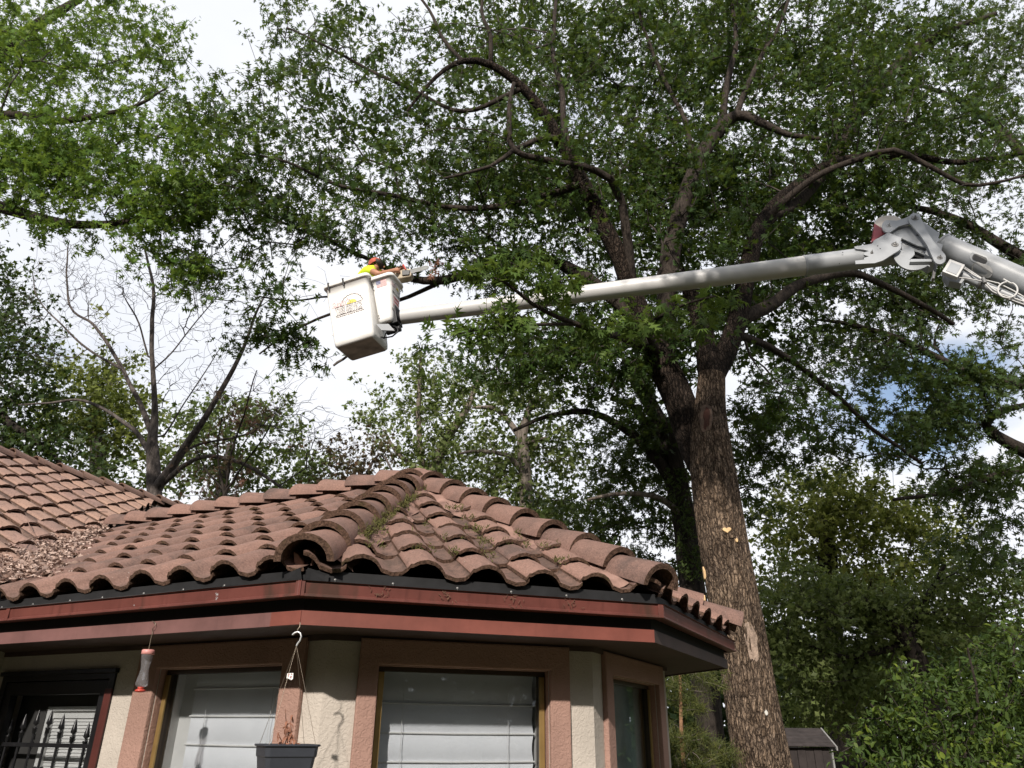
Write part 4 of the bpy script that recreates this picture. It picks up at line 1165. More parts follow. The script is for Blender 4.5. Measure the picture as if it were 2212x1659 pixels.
cres = arcp(1130, 545, 205, 165, 48, 16, 175) + [(1290, 690), (1280, 650), (1110, 640), (1090, 618)] + arcp(1060, 560, 80, 20, -60, 6)[1:] + [(1000, 528), (945, 560)]
plate('curved_cheek', cres, .075, .026, 'boom_grey')
plate('curved_cheek', cres, -.12, .026, 'boom_grey')
plate('stop_bar', [(1098, 612), (1316, 612), (1320, 636), (1090, 640)], .10, .05, 'boom_grey', .003)
plate('clamp', [(1330, 660), (1360, 665), (1350, 720), (1335, 800), (1310, 800), (1320, 720)], .02, .06, 'steel')
plate('control_box', [(1484, 612), (1634, 668), (1560, 790), (1410, 732)], .165, .055, 'boom', .006)
plate('box_lid', [(1498, 640), (1600, 678), (1548, 764), (1446, 724)], .221, .006, 'boom_grey', .002)
def on_tube(x, y, lift_=0.0):
    """point of the lower boom's near surface behind grid point"""
    d = ray((1950 + x / 4.0218) * .8848, (480 + y / 4.0218) * .8848); d = d / np.linalg.norm(d); w = EYEP - c0
    dp, wp = d - dl * (d @ dl), w - dl * (w @ dl); a_, b_, c_ = dp @ dp, 2 * dp @ wp, wp @ wp - (RBm + lift_) ** 2
    return EYEP + d * ((-b_ - math.sqrt(max(b_ * b_ - 4 * a_ * c_, 0))) / (2 * a_))
def decal(name, cx_, cy_, a, b, ang, mat, l0, l1):
    ca, sa = math.cos(math.radians(ang)), math.sin(math.radians(ang)); poly = []
    for k in range(24):
        t = 2 * math.pi * k / 24; x = max(-a + b, min(a - b, a * 3 * math.cos(t))) + b * math.cos(t) if True else 0; y = b * math.sin(t)
        poly.append((cx_ + x * ca - y * sa, cy_ + x * sa + y * ca))
    P0 = [on_tube(x, y, l0) for x, y in poly]; P1 = [on_tube(x, y, l1) for x, y in poly]; n_ = len(P0)
    mb = MB(); mb.add(P0 + P1, [(i, (i + 1) % n_, n_ + (i + 1) % n_, n_ + i) for i in range(n_)] + [tuple(range(n_, 2 * n_))])
    return mb.build(name, M[mat], lift)
decal('hand_hole_rim', 1775, 610, 100, 50, 22, 'boom_grey', -.01, .006)
decal('hand_hole', 1778, 610, 76, 34, 22, 'black_rubber', -.01, .009)  # black patch on the surface, standing for the dark inside the opening
decal('cover_lid', 1800, 722, 108, 66, 24, 'boom', -.01, .008)
# levelling cylinder slung below, straps, cables
sl = lambda x, y, o=.06: el(x, y, o)
mb = MB(); a, b = sl(1590, 770), sl(2212, 1040); mb.tube([a, mix(a, b, .35)], .060, 20); mb.tube([mix(a, b, .35), b, b + (b - a) * 1.4], .052, 20)
mb.build('levelling_cylinder', M['boom_grey'], lift)
mb = MB(); q = mix(a, b, .34); dd = (b - a) / np.linalg.norm(b - a); mb.lathe(q, [(.060, -.02), (.066, -.02), (.066, .02), (.060, .02)], 20, axis=dd); mb.build('clamp_band', M['steel'], lift)
plate('cylinder_mount', [(1420, 700), (1500, 760), (1640, 800), (1600, 850), (1480, 830), (1430, 780)], -.03, .10, 'boom_grey', .006)
for pts, r in (([(1625, 690), (1700, 740), (1790, 800), (1900, 900), (1990, 960), (2212, 1030)], .009), ([(1625, 705), (1720, 770), (1800, 812), (1960, 850), (2100, 920), (2212, 985)], .009),
               ([(1500, 790), (1640, 800), (1800, 830), (1900, 930), (2050, 1000), (2212, 1060)], .007)):
    mb = MB(); mb.tube([el(x, y, .15 + (.01 if i % 2 else 0)) for i, (x, y) in enumerate(pts)], r, 7); mb.build('cable', M['boom'], lift)
mb = MB(); mb.tube([el(2010, 810, .19), el(2080, 850, .19)] + [el(2052 + 96 * math.cos(t), 916 + 78 * math.sin(t), .19) for t in np.linspace(-1.0, 4.6, 26)], .011, 8); mb.build('coiled_cable', M['boom'], lift)
mb = MB(); mb.tube([el(1810, 800, .17), el(1830, 850, .17)], .022, 8); mb.build('cable_tie', M['steel'], lift)
# turret stub below the frame edge, carrying the boom to the ground
mb = MB(); mb.tube([endp + dl * .1, v3(endp[:2] + dl[:2] * .3, 1.2), v3(endp[:2] + dl[:2] * .3, 0)], [.2, .28, .34], 16); mb.build('pedestal', M['boom_grey'], lift)
# crooked stick caught behind the tub
mb = MB(); s0 = bl(-.27, .12, -1.0); s1 = at(720, 790, s0[1] + .05)
pts = [s0, mix(s0, s1, .4) + np.array([.01, 0, 0]), mix(s0, s1, .7) - np.array([.008, 0, 0]), s1]
mb.tube(pts, [.018, .019, .020, .016], 8)
M['bark_grey'] = simple('grey_bark', (0.10, 0.085, 0.075), 0.95, var=0.4, scale=30, bmp=.6)
props(mb.build('stick', M['bark_grey']), 'short crooked brown stick poking out below the white bucket', 'stick')

# ================================================================== WORKER AND CHAINSAW
def skin_mesh(name, pts, edges, radii, root=0, levels=2):
    me = bpy.data.meshes.new(name); me.from_pydata([tuple(p) for p in pts], edges, [])
    o = bpy.data.objects.new(name, me); COL.objects.link(o)
    sk = o.modifiers.new('skin', 'SKIN')
    lay = me.skin_vertices[0] if me.skin_vertices else None
    for i, r in enumerate(radii): lay.data[i].radius = (r, r) if np.isscalar(r) else r
    lay.data[root].use_root = True
    sk.use_smooth_shade = True
    sb = o.modifiers.new('sub', 'SUBSURF'); sb.levels = levels; sb.render_levels = levels
    m2 = bpy.data.meshes.new_from_object(o.evaluated_get(bpy.context.evaluated_depsgraph_get()))
    bpy.data.objects.remove(o); bpy.data.meshes.remove(me)
    m2.name = name; return m2
def need_skin(me): return me
def skin_build(name, nodes, mat, parent, levels=2):
    """nodes: list of (key, parent key, position, radius)"""
    keys = {k: i for i, (k, _, _, _) in enumerate(nodes)}
    pts = [n_[2] for n_ in nodes]; ed = [(keys[n_[1]], i) for i, n_ in enumerate(nodes) if n_[1] is not None]; rad = [n_[3] for n_ in nodes]
    me = bpy.data.meshes.new(name); me.from_pydata([tuple(p) for p in pts], ed, [])
    o = bpy.data.objects.new(name, me); COL.objects.link(o)
    sk = o.modifiers.new('skin', 'SKIN'); sk.use_smooth_shade = True
    if not me.skin_vertices:
        bm = bmesh.new(); bm.from_mesh(me); bm.verts.layers.skin.verify(); bm.to_mesh(me); bm.free()
    for i, r in enumerate(rad): me.skin_vertices[0].data[i].radius = (r, r) if np.isscalar(r) else r
    for i in range(len(rad)): me.skin_vertices[0].data[i].use_root = (i == 0)
    sb = o.modifiers.new('sub', 'SUBSURF'); sb.levels = levels; sb.render_levels = levels
    m2 = bpy.data.meshes.new_from_object(o.evaluated_get(bpy.context.evaluated_depsgraph_get()))
    bpy.data.objects.remove(o); bpy.data.meshes.remove(me)
    m2.name = name; m2.materials.clear(); m2.materials.append(mat)
    return link(name, m2, parent)
def z4(x, y, Y): return at((720 + x / 4.88) * .8848, (580 + y / 4.88) * .8848, Y)
YB = 9.78
pel = bl(-.06, .0, -.15); che = z4(905, 395, YB + .02); shl = z4(880, 385, YB - .14); shr = z4(965, 400, YB + .18)
nek = z4(975, 345, YB + .03); hed = z4(938, 328, YB + .03); fac = z4(1000, 335, YB + .04)
elr = z4(1070, 425, YB + .30); wrr = z4(1190, 385, YB + .32); ell = z4(1005, 440, YB - .20); wrl = z4(1180, 400, YB - .04)
hnl = z4(1222, 398, YB); hnr = z4(1225, 385, YB + .30)
person = empty('person', bl(0, 0, -1.0), 'worker in yellow shirt and red bandana leaning from the bucket holding a chainsaw', 'person')
def fingers(root, wrist, hand, sgn):
    d = hand - wrist; d /= np.linalg.norm(d); side = np.cross(d, Z3); side /= np.linalg.norm(side); up_ = np.cross(side, d); out = []
    for k in range(4):
        b = hand + d * .035 + up_ * (.030 - .020 * k); l = (.030, .034, .032, .024)[k]
        out += [(f'{root}f{k}a', root, b, .0095), (f'{root}f{k}b', f'{root}f{k}a', b + d * l * .8 - side * sgn * .012, .009), (f'{root}f{k}c', f'{root}f{k}b', b + d * l * .7 - side * sgn * .036, .008)]
    out += [(f'{root}ta', root, hand + d * .0 + up_ * .035 - side * sgn * .015, .011), (f'{root}tb', f'{root}ta', hand + d * .03 + up_ * .04 - side * sgn * .035, .0095)]
    return out
hip = [bl(-.14, .02, -.22), bl(.06, .02, -.22)]
kne = [bl(-.15, -.06, -.58), bl(.09, -.06, -.58)]; ank = [bl(-.15, .04, -.96), bl(.09, .04, -.96)]; toe = [bl(-.15, -.13, -.985), bl(.09, -.13, -.985)]
body = [('pel', None, pel, .135), ('wai', 'pel', mix(pel, che, .45), .12), ('che', 'wai', che, .15), ('nek', 'che', nek, .058),
        ('hed', 'nek', hed + np.array([.02, 0, .01]), .098), ('fac', 'hed', hed + np.array([.09, .0, -.02]), .075),
        ('shl', 'che', shl, .062), ('ell', 'shl', ell, .048), ('wrl', 'ell', wrl, .032), ('hnl', 'wrl', hnl, (.036, .022)),
        ('shr', 'che', shr, .062), ('elr', 'shr', elr, .048), ('wrr', 'elr', wrr, .032), ('hnr', 'wrr', hnr, (.036, .022))]
body += fingers('hnl', wrl, hnl, 1) + fingers('hnr', wrr, hnr, -1)
for i, s in enumerate('lr'):
    body += [('hip' + s, 'pel', hip[i], .09), ('kne' + s, 'hip' + s, kne[i], .062), ('ank' + s, 'kne' + s, ank[i], .045), ('toe' + s, 'ank' + s, toe[i], .04)]
skin_build('body', body, M['skin'], person)
shirt = [('pel', None, pel + BZ * .02, .150), ('wai', 'pel', mix(pel, che, .5), .150), ('che', 'wai', che, .19), ('col', 'che', mix(che, nek, .55), .085),
         ('shl', 'che', shl, .078), ('sll', 'shl', mix(shl, ell, .55), .066), ('shr', 'che', shr, .078), ('slr', 'shr', mix(shr, elr, .55), .066)]
skin_build('shirt', shirt, M['hi_vis'], person)
tr = [('pel', None, pel - BZ * .02, .150)]
for i, s in enumerate('lr'): tr += [('hip' + s, 'pel', hip[i], .105), ('kne' + s, 'hip' + s, kne[i], .08), ('ank' + s, 'kne' + s, ank[i] + BZ * .03, .068)]
skin_build('trousers', tr, M['trousers'], person)
mb = MB(); hc = hed + np.array([.025, 0, .012]); axh = np.array([-.45, -.1, .88])
mb.lathe(hc, [(.103, .0), (.106, .025), (.097, .055), (.070, .085), (.033, .10), (0, .104)], 16, axis=axh); mb.build('bandana', M['bandana'], person)
mb = MB(); mb.lathe(hc + np.array([.035, .0, .0]), [(.02, -.06), (.085, -.03), (.108, .0), (.107, .03), (.06, .06)], 14, axis=np.array([.4, .1, .9])); mb.build('hair', M['hair'], person)
mb = MB()
for s in (-1, 1): mb.lathe(hed + np.array([.15, s * .032, .0]), [(0, -.012), (.012, 0), (0, .012)], 8)
mb.lathe(hed + np.array([.165, 0, -.03]), [(.0, .03), (.012, .01), (.018, -.012), (0, -.016)], 8); mb.build('face_features', M['skin'], person)

saw = empty('chainsaw', z4(1290, 470, YB + .12), 'dusty beige chainsaw with steel bar held over the bucket rim', 'chainsaw')
sx = z4(1500, 400, YB + .12) - z4(1300, 450, YB + .12); sl_ = np.linalg.norm(sx); sx /= sl_; sy = np.array([0, 1.0, 0]); sy -= sx * (sy @ sx); sy /= np.linalg.norm(sy); sz = np.cross(sx, sy)
if sz[2] < 0: sz = -sz
sc_ = z4(1295, 462, YB + .12)
def sp_(a, b, c): return sc_ + sx * a + sy * b + sz * c
mb = MB(); mb.prism([sp_(-.15, -.08, -.07), sp_(.10, -.08, -.085), (sp_(.15, -.08, -.03)), sp_(.15, -.08, .05), sp_(.05, -.08, .085), sp_(-.12, -.08, .06)], sy * .16); mb.build('housing', M['saw_body'], saw, bevel=.018, seg=3)
mb = MB(); mb.prism([sp_(-.02, -.10, -.04), sp_(.09, -.10, -.06), sp_(.12, -.10, .02), sp_(.0, -.10, .05)], sy * .02); mb.build('side_cover', M['black_rubber'], saw, bevel=.005)
mb = MB(); mb.prism([sp_(.12, -.085, -.030), sp_(.37, -.085, -.025), sp_(.405, -.085, -.010), sp_(.41, -.085, .004), sp_(.395, -.085, .020), sp_(.37, -.085, .028), sp_(.12, -.085, .03)], sy * .006); mb.build('guide_bar', M['saw_bar'], saw)
mb = MB(); mb.tube([sp_(.12, -.082, .034), sp_(.37, -.082, .033), sp_(.40, -.082, .023), sp_(.416, -.082, .004), sp_(.405, -.082, -.018), sp_(.37, -.082, -.031), sp_(.12, -.082, -.036)], .006, 6); mb.build('chain', M['steel'], saw)
mb = MB(); mb.tube([sp_(.06, -.09, .05), sp_(.04, -.09, .15), sp_(.02, .0, .17), sp_(.02, .09, .14), sp_(.04, .09, .0)], .013, 8); mb.build('front_handle', M['red_plastic'], saw)
mb = MB(); mb.tube([sp_(-.12, 0, .05), sp_(-.24, 0, .07), sp_(-.31, 0, .0), sp_(-.25, 0, -.06), sp_(-.13, 0, -.05)], .017, 8); mb.build('rear_handle', M['red_plastic'], saw)
# ================================================================== TREES
def leaf_material(name, dark, mid, light, under=(0.062, 0.088, 0.045), trans=0.34, tcol=None):
    m, nd, ln, bs = new_mat(name); out = nd['Material Output']
    a = nd.new('ShaderNodeAttribute'); a.attribute_name = 'rnd'
    r = nd.new('ShaderNodeValToRGB'); r.color_ramp.elements[0].color = (*dark, 1); r.color_ramp.elements[1].color = (*light, 1)
    r.color_ramp.elements[0].position = 0.0; r.color_ramp.elements[1].position = 1.0
    e = r.color_ramp.elements.new(0.55); e.color = (*mid, 1)
    ln.new(a.outputs['Fac'], r.inputs[0])
    g = nd.new('ShaderNodeNewGeometry')
    c = mixc(nd, ln, g.outputs['Backfacing'], r.outputs[0], mixc(nd, ln, 0.22, r.outputs[0], under))
    ln.new(c, bs.inputs['Base Color']); bs.inputs['Roughness'].default_value = 0.5; bs.inputs['Specular IOR Level'].default_value = 0.18
    t = nd.new('ShaderNodeBsdfTranslucent')
    ln.new(mixc(nd, ln, 0.6, r.outputs[0], tcol or (0.13, 0.17, 0.02)), t.inputs[0])
    mx = nd.new('ShaderNodeMixShader'); mx.inputs[0].default_value = trans
    ln.new(bs.outputs[0], mx.inputs[1]); ln.new(t.outputs[0], mx.inputs[2]); ln.new(mx.outputs[0], out.inputs['Surface'])
    return m
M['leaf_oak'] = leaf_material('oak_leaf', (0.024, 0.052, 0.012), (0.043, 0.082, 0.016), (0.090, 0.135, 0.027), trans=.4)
M['leaf_left'] = leaf_material('sunny_oak_leaf', (0.050, 0.110, 0.016), (0.125, 0.215, 0.030), (0.23, 0.32, 0.045), trans=.5)  # sunlit brightness put into the leaf colour
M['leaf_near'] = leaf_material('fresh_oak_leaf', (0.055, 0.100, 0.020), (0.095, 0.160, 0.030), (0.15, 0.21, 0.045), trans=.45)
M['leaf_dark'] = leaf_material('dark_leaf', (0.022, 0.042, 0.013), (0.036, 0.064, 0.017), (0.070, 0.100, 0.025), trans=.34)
M['leaf_pale'] = leaf_material('yellow_green_leaf', (0.11, 0.14, 0.030), (0.185, 0.215, 0.048), (0.27, 0.28, 0.065), trans=.5)  # lightened to stand for sunlight that nearer crowns block
M['leaf_far'] = leaf_material('mid_green_leaf', (0.085, 0.128, 0.040), (0.155, 0.205, 0.062), (0.23, 0.275, 0.10), trans=.5)  # missing sun and haze put into the colour as a paler green
M['leaf_rust'] = leaf_material('rusty_leaf', (0.06, 0.065, 0.03), (0.11, 0.085, 0.045), (0.21, 0.10, 0.07), under=(.12, .09, .07), tcol=(.2, .12, .06))
M['leaf_shrub'] = leaf_material('shrub_leaf', (0.038, 0.068, 0.019), (0.070, 0.115, 0.026), (0.17, 0.22, 0.03), trans=.45)
M['leaf_pine'] = leaf_material('pine_needle', (0.05, 0.065, 0.018), (0.08, 0.09, 0.022), (0.12, 0.12, 0.03), trans=.2)

def bark(name, lo, hi, scale=16, stretch=.16, bs_=.9, lichen=None):
    m, nd, ln, bs = new_mat(name)
    a = noise(nd, ln, scale, 6, .65, stretch=(1, 1, stretch), dist=.6); b = noise(nd, ln, 2.5, 4); f = noise(nd, ln, 70, 3, .6, stretch=(1, 1, .4))
    c = mixc(nd, ln, ramp(nd, ln, a, .36, .62), lo, hi)
    c = mixc(nd, ln, 1.0, c, ramp(nd, ln, b, .3, .7, (.72, .72, .72), (1.2, 1.2, 1.2)), 'MULTIPLY')
    c = mixc(nd, ln, 1.0, c, ramp(nd, ln, f, .3, .7, (.75, .75, .75), (1.2, 1.2, 1.2)), 'MULTIPLY')
    if lichen: c = mixc(nd, ln, ramp(nd, ln, noise(nd, ln, 9, 5, .7), .66, .72), c, lichen)
    ln.new(c, bs.inputs['Base Color']); bs.inputs['Roughness'].default_value = .92; bs.inputs['Specular IOR Level'].default_value = .15
    bump(nd, ln, bs, a, bs_, .03)
    return m
def plate_bark(name, furrow, ridge, pale, sc=17, st=.24):
    m, nd, ln, bs = new_mat(name)
    tc = nd.new('ShaderNodeTexCoord'); nz = nd.new('ShaderNodeTexNoise'); nz.inputs['Scale'].default_value = 9; nz.inputs['Detail'].default_value = 5
    ln.new(tc.outputs['Object'], nz.inputs['Vector'])
    ad = nd.new('ShaderNodeVectorMath'); ad.operation = 'MULTIPLY_ADD'; ln.new(nz.outputs['Color'], ad.inputs[0]); ad.inputs[1].default_value = (.07, .07, .16); ln.new(tc.outputs['Object'], ad.inputs[2])
    mp = nd.new('ShaderNodeMapping'); mp.inputs['Scale'].default_value = (1, 1, st); ln.new(ad.outputs[0], mp.inputs[0])
    vo = nd.new('ShaderNodeTexVoronoi'); vo.feature = 'DISTANCE_TO_EDGE'; vo.inputs['Scale'].default_value = sc; ln.new(mp.outputs[0], vo.inputs['Vector'])
    v2 = nd.new('ShaderNodeTexVoronoi'); v2.feature = 'DISTANCE_TO_EDGE'; v2.inputs['Scale'].default_value = sc * 2.6; ln.new(mp.outputs[0], v2.inputs['Vector'])
    e = ramp(nd, ln, vo.outputs['Distance'], .01, .22); e2_ = ramp(nd, ln, v2.outputs['Distance'], .01, .2)
    f = noise(nd, ln, 60, 5, .7, stretch=(1, 1, .5)); b = noise(nd, ln, 1.8, 5)
    v3_ = nd.new('ShaderNodeTexVoronoi'); v3_.feature = 'DISTANCE_TO_EDGE'; v3_.inputs['Scale'].default_value = sc * .42; mp3 = nd.new('ShaderNodeMapping'); mp3.inputs['Scale'].default_value = (1, 1, st * .5); ln.new(ad.outputs[0], mp3.inputs[0]); ln.new(mp3.outputs[0], v3_.inputs['Vector'])
    e3_ = ramp(nd, ln, v3_.outputs['Distance'], .0, .16, (.42, .4, .38), (1, 1, 1))
    c = mixc(nd, ln, e, furrow, ridge); c = mixc(nd, ln, 1.0, c, e3_, 'MULTIPLY'); c = mixc(nd, ln, 1.0, c, ramp(nd, ln, e2_, 0, 1, (.62, .6, .58), (1.08, 1.08, 1.08)), 'MULTIPLY')
    c = mixc(nd, ln, ramp(nd, ln, f, .55, .72, (0, 0, 0), (.55, .55, .55)), c, pale)
    c = mixc(nd, ln, 1.0, c, ramp(nd, ln, b, .3, .7, (.7, .7, .72), (1.2, 1.18, 1.15)), 'MULTIPLY')
    c = mixc(nd, ln, 1.0, c, ramp(nd, ln, f, .25, .75, (.6, .6, .6), (1.25, 1.25, 1.25)), 'MULTIPLY')
    ln.new(c, bs.inputs['Base Color']); bs.inputs['Roughness'].default_value = .95; bs.inputs['Specular IOR Level'].default_value = .12
    h = nd.new('ShaderNodeMath'); h.operation = 'MULTIPLY_ADD'; ln.new(e2_, h.inputs[0]); h.inputs[1].default_value = .35; ln.new(e, h.inputs[2])
    h2 = nd.new('ShaderNodeMath'); h2.operation = 'MULTIPLY_ADD'; ln.new(f, h2.inputs[0]); h2.inputs[1].default_value = .5; ln.new(h.outputs[0], h2.inputs[2])
    bump(nd, ln, bs, h2.outputs[0], 1.0, .022)
    return m
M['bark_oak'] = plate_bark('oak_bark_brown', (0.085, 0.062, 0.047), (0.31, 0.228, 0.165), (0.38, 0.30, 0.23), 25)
M['bark_mid'] = plate_bark('oak_limb_plates', (0.018, 0.014, 0.012), (0.070, 0.052, 0.041), (0.10, 0.078, 0.062), 22, .3)  # limb copy of the trunk bark, darkened to stand for shade
M['bark_limb'] = bark('oak_limb_bark', (0.018, 0.014, 0.012), (0.055, 0.043, 0.035), 26, .3)  # colour lowered so the limbs read as backlit
M['bark_dark'] = bark('dark_bark', (0.012, 0.010, 0.009), (0.045, 0.036, 0.030), 16, .2)  # one very dark brown bark for several trunks
M['bark_dead'] = bark('dead_grey_bark', (0.035, 0.029, 0.027), (0.125, 0.105, 0.095), 18, .25, lichen=(.16, .16, .14))
M['bark_pale'] = bark('pale_far_bark', (0.08, 0.065, 0.055), (0.22, 0.185, 0.155), 12, .25)
M['twig'] = simple('twig_bark', (0.040, 0.031, 0.026), .9, var=.3, bmp=0)
M['twig_grey'] = simple('grey_twig', (0.060, 0.052, 0.050), .9, var=.3, bmp=0)
M['twig_dead'] = simple('dead_twig', (0.12, 0.098, 0.088), .9, var=.3, bmp=0)

# leaf templates: (verts x along, y across, z), tris
def oak_template():
    sl = [(.12, .035), (.31, .045), (.56, .05), (.76, .045)]; lb = [(.24, .30, -.03), (.52, .50, -.07), (.84, .32, -.05)]
    V = [(0, 0, 0), (1, 0, -.10)]; F = []
    for sg in (1, -1):
        s = []
        for x, y in sl: s.append(len(V)); V.append((x, sg * y, -.02 * x))
        l = []
        for x, y, z in lb: l.append(len(V)); V.append((x, sg * y, z))
        for k in range(3): F.append((s[k], l[k], s[k + 1]) if sg < 0 else (s[k + 1], l[k], s[k]))
        if sg == 1: sp = s
    F.append((0, s[0], sp[0]))
    for k in range(3): F += [(sp[k], s[k], s[k + 1]), (sp[k], s[k + 1], sp[k + 1])]
    F.append((sp[3], s[3], 1))
    return np.array(V, float), np.array(F)
def lite_template():
    V = [(0, 0, 0), (.5, .10, 0), (.5, -.10, 0), (1, 0, -.08), (.48, .42, -.05), (.48, -.42, -.05), (.25, 0, 0), (.74, 0, -.03)]
    F = [(0, 2, 1), (1, 2, 3), (6, 7, 4), (6, 5, 7)]
    return np.array(V, float), np.array(F)
def oval_template():
    V = [(0, 0, 0), (.3, .22, .02), (.3, -.22, .02), (.68, .17, 0), (.68, -.17, 0), (1, 0, -.1), (.5, 0, -.04)]
    F = [(0, 6, 1), (0, 2, 6), (1, 6, 3), (2, 4, 6), (3, 6, 5), (6, 4, 5)]
    return np.array(V, float), np.array(F)
TPL = {'oak': oak_template(), 'lite': lite_template(), 'oval': oval_template()}
def unit(a): return a / (np.linalg.norm(a, axis=-1, keepdims=True) + 1e-9)
def leaf_arrays(P, D, Nn, L, tpl):
    V0, F0 = TPL[tpl]; n = len(P); D = unit(D); Sd = unit(np.cross(Nn, D)); Nn = np.cross(D, Sd)
    cur = RNG.uniform(-.8, 3.2, n)[:, None]; wj = RNG.uniform(.68, 1.18, n)
    z = V0[None, :, 2] * cur * 1.6
    V = P[:, None, :] + L[:, None, None] * (V0[None, :, 0, None] * D[:, None, :] + wj[:, None, None] * V0[None, :, 1, None] * Sd[:, None, :] + z[:, :, None] * Nn[:, None, :])
    F = F0[None] + (np.arange(n) * len(V0))[:, None, None]
    return V.reshape(-1, 3), F.reshape(-1, 3), len(V0)
def leaf_mesh(name, P, D, Nn, L, rnd, tpl, mat):
    V, F, k = leaf_arrays(P, D, Nn, L, tpl)
    return np_mesh(name, V, F, [mat], np.repeat(rnd, k))
def spray(tips, tdir, n, L, spread, droop=.25, up=.9):
    """n leaves round every tip"""
    T = np.repeat(tips, n, 0); TD = np.repeat(unit(tdir), n, 0); m = len(T)
    back = RNG.uniform(0, 1, m)[:, None] ** 1.2
    P = T - TD * back * spread * 1.3 + RNG.normal(0, spread * .30, (m, 3)) * np.array([1, 1, .7])
    D = unit(TD * .55 + RNG.normal(0, .75, (m, 3)) + np.array([0, 0, -droop]))
    Nn = unit(np.array([-.06, -.25, up * .62]) + RNG.normal(0, .6, (m, 3)))
    return P, D, Nn, L * RNG.uniform(.42, 1.3, m)
def catmull(P, step):
    P = np.asarray(P, float); out = []
    Q = np.vstack([2 * P[0] - P[1], P, 2 * P[-1] - P[-2]])
    for i in range(1, len(Q) - 2):
        p0, p1, p2, p3 = Q[i - 1:i + 3]; n = max(2, int(np.linalg.norm((p2 - p1)[:3]) / step))
        for k in range(n):
            t = k / n; out.append(.5 * ((2 * p1) + (p2 - p0) * t + (2 * p0 - 5 * p1 + 4 * p2 - p3) * t * t + (3 * p1 - p0 - 3 * p2 + p3) * t ** 3))
    out.append(P[-1]); return np.array(out)
def limb_points(pts):
    out = []
    for x, y, w, Y in pts:
        q = at(x, y, Y); out.append((*q, w / 2 / FPX * depth_of(q)))
    return np.array(out)
def bark_tube(name, C, mat, parent, sides=14, amp=.0, step_noise=7.0, flare=0):
    """C: rows x,y,z,r; bark furrows are pushed into the surface"""
    mb = MB(); m = len(C); ref = None; V = []
    for i in range(m):
        t = C[min(i + 1, m - 1), :3] - C[max(i - 1, 0), :3]; t /= np.linalg.norm(t) + 1e-9
        if ref is None: ref = np.cross(t, (0.2, 1, 0.1))
        a = ref - t * (ref @ t); a /= np.linalg.norm(a); b = np.cross(t, a); ref = a
        for k in range(sides):
            an = 2 * math.pi * k / sides; d = a * math.cos(an) + b * math.sin(an); r = C[i, 3]
            if amp:
                q = Vector((math.cos(an) * r * step_noise * 3.4, math.sin(an) * r * step_noise * 3.4, C[i, 2] * 4.2))
                f = mnoise.noise(q); g = mnoise.noise(Vector((q.x * .35, q.y * .35, C[i, 2] * .9)))
                r = r + amp * (-.9 * max(0, .18 - abs(f)) / .18 * .7 + .55 * g)
            V.append(C[i, :3] + d * r)
    mb.add(V, [(i * sides + k, i * sides + (k + 1) % sides, (i + 1) * sides + (k + 1) % sides, (i + 1) * sides + k) for i in range(m - 1) for k in range(sides)], 0, True)
    mb.add(V[-sides:], [tuple(range(sides))], 0)
    return mb.build(name, mat, parent)
def edge_tubes(name, A, B, ra, rb, sides, mat, parent):
    n = len(A); t = unit(B - A); h = np.where(np.abs(t[:, 2:3]) > .9, np.array([[1., 0, 0]]), np.array([[0, 0, 1.]]))
    a = unit(np.cross(t, h)); b = np.cross(t, a); V = np.zeros((n, 2, sides, 3))
    for k in range(sides):
        an = 2 * math.pi * k / sides; d = a * math.cos(an) + b * math.sin(an)
        V[:, 0, k] = A - t * (ra[:, None] * .3) + d * ra[:, None]; V[:, 1, k] = B + d * rb[:, None]
    F0 = np.array([(k, (k + 1) % sides, sides + (k + 1) % sides, sides + k) for k in range(sides)])
    F = (F0[None] + (np.arange(n) * 2 * sides)[:, None, None]).reshape(-1, 4)
    return link(name, np_mesh(name, V.reshape(-1, 3), F, [mat], smooth=True), parent)
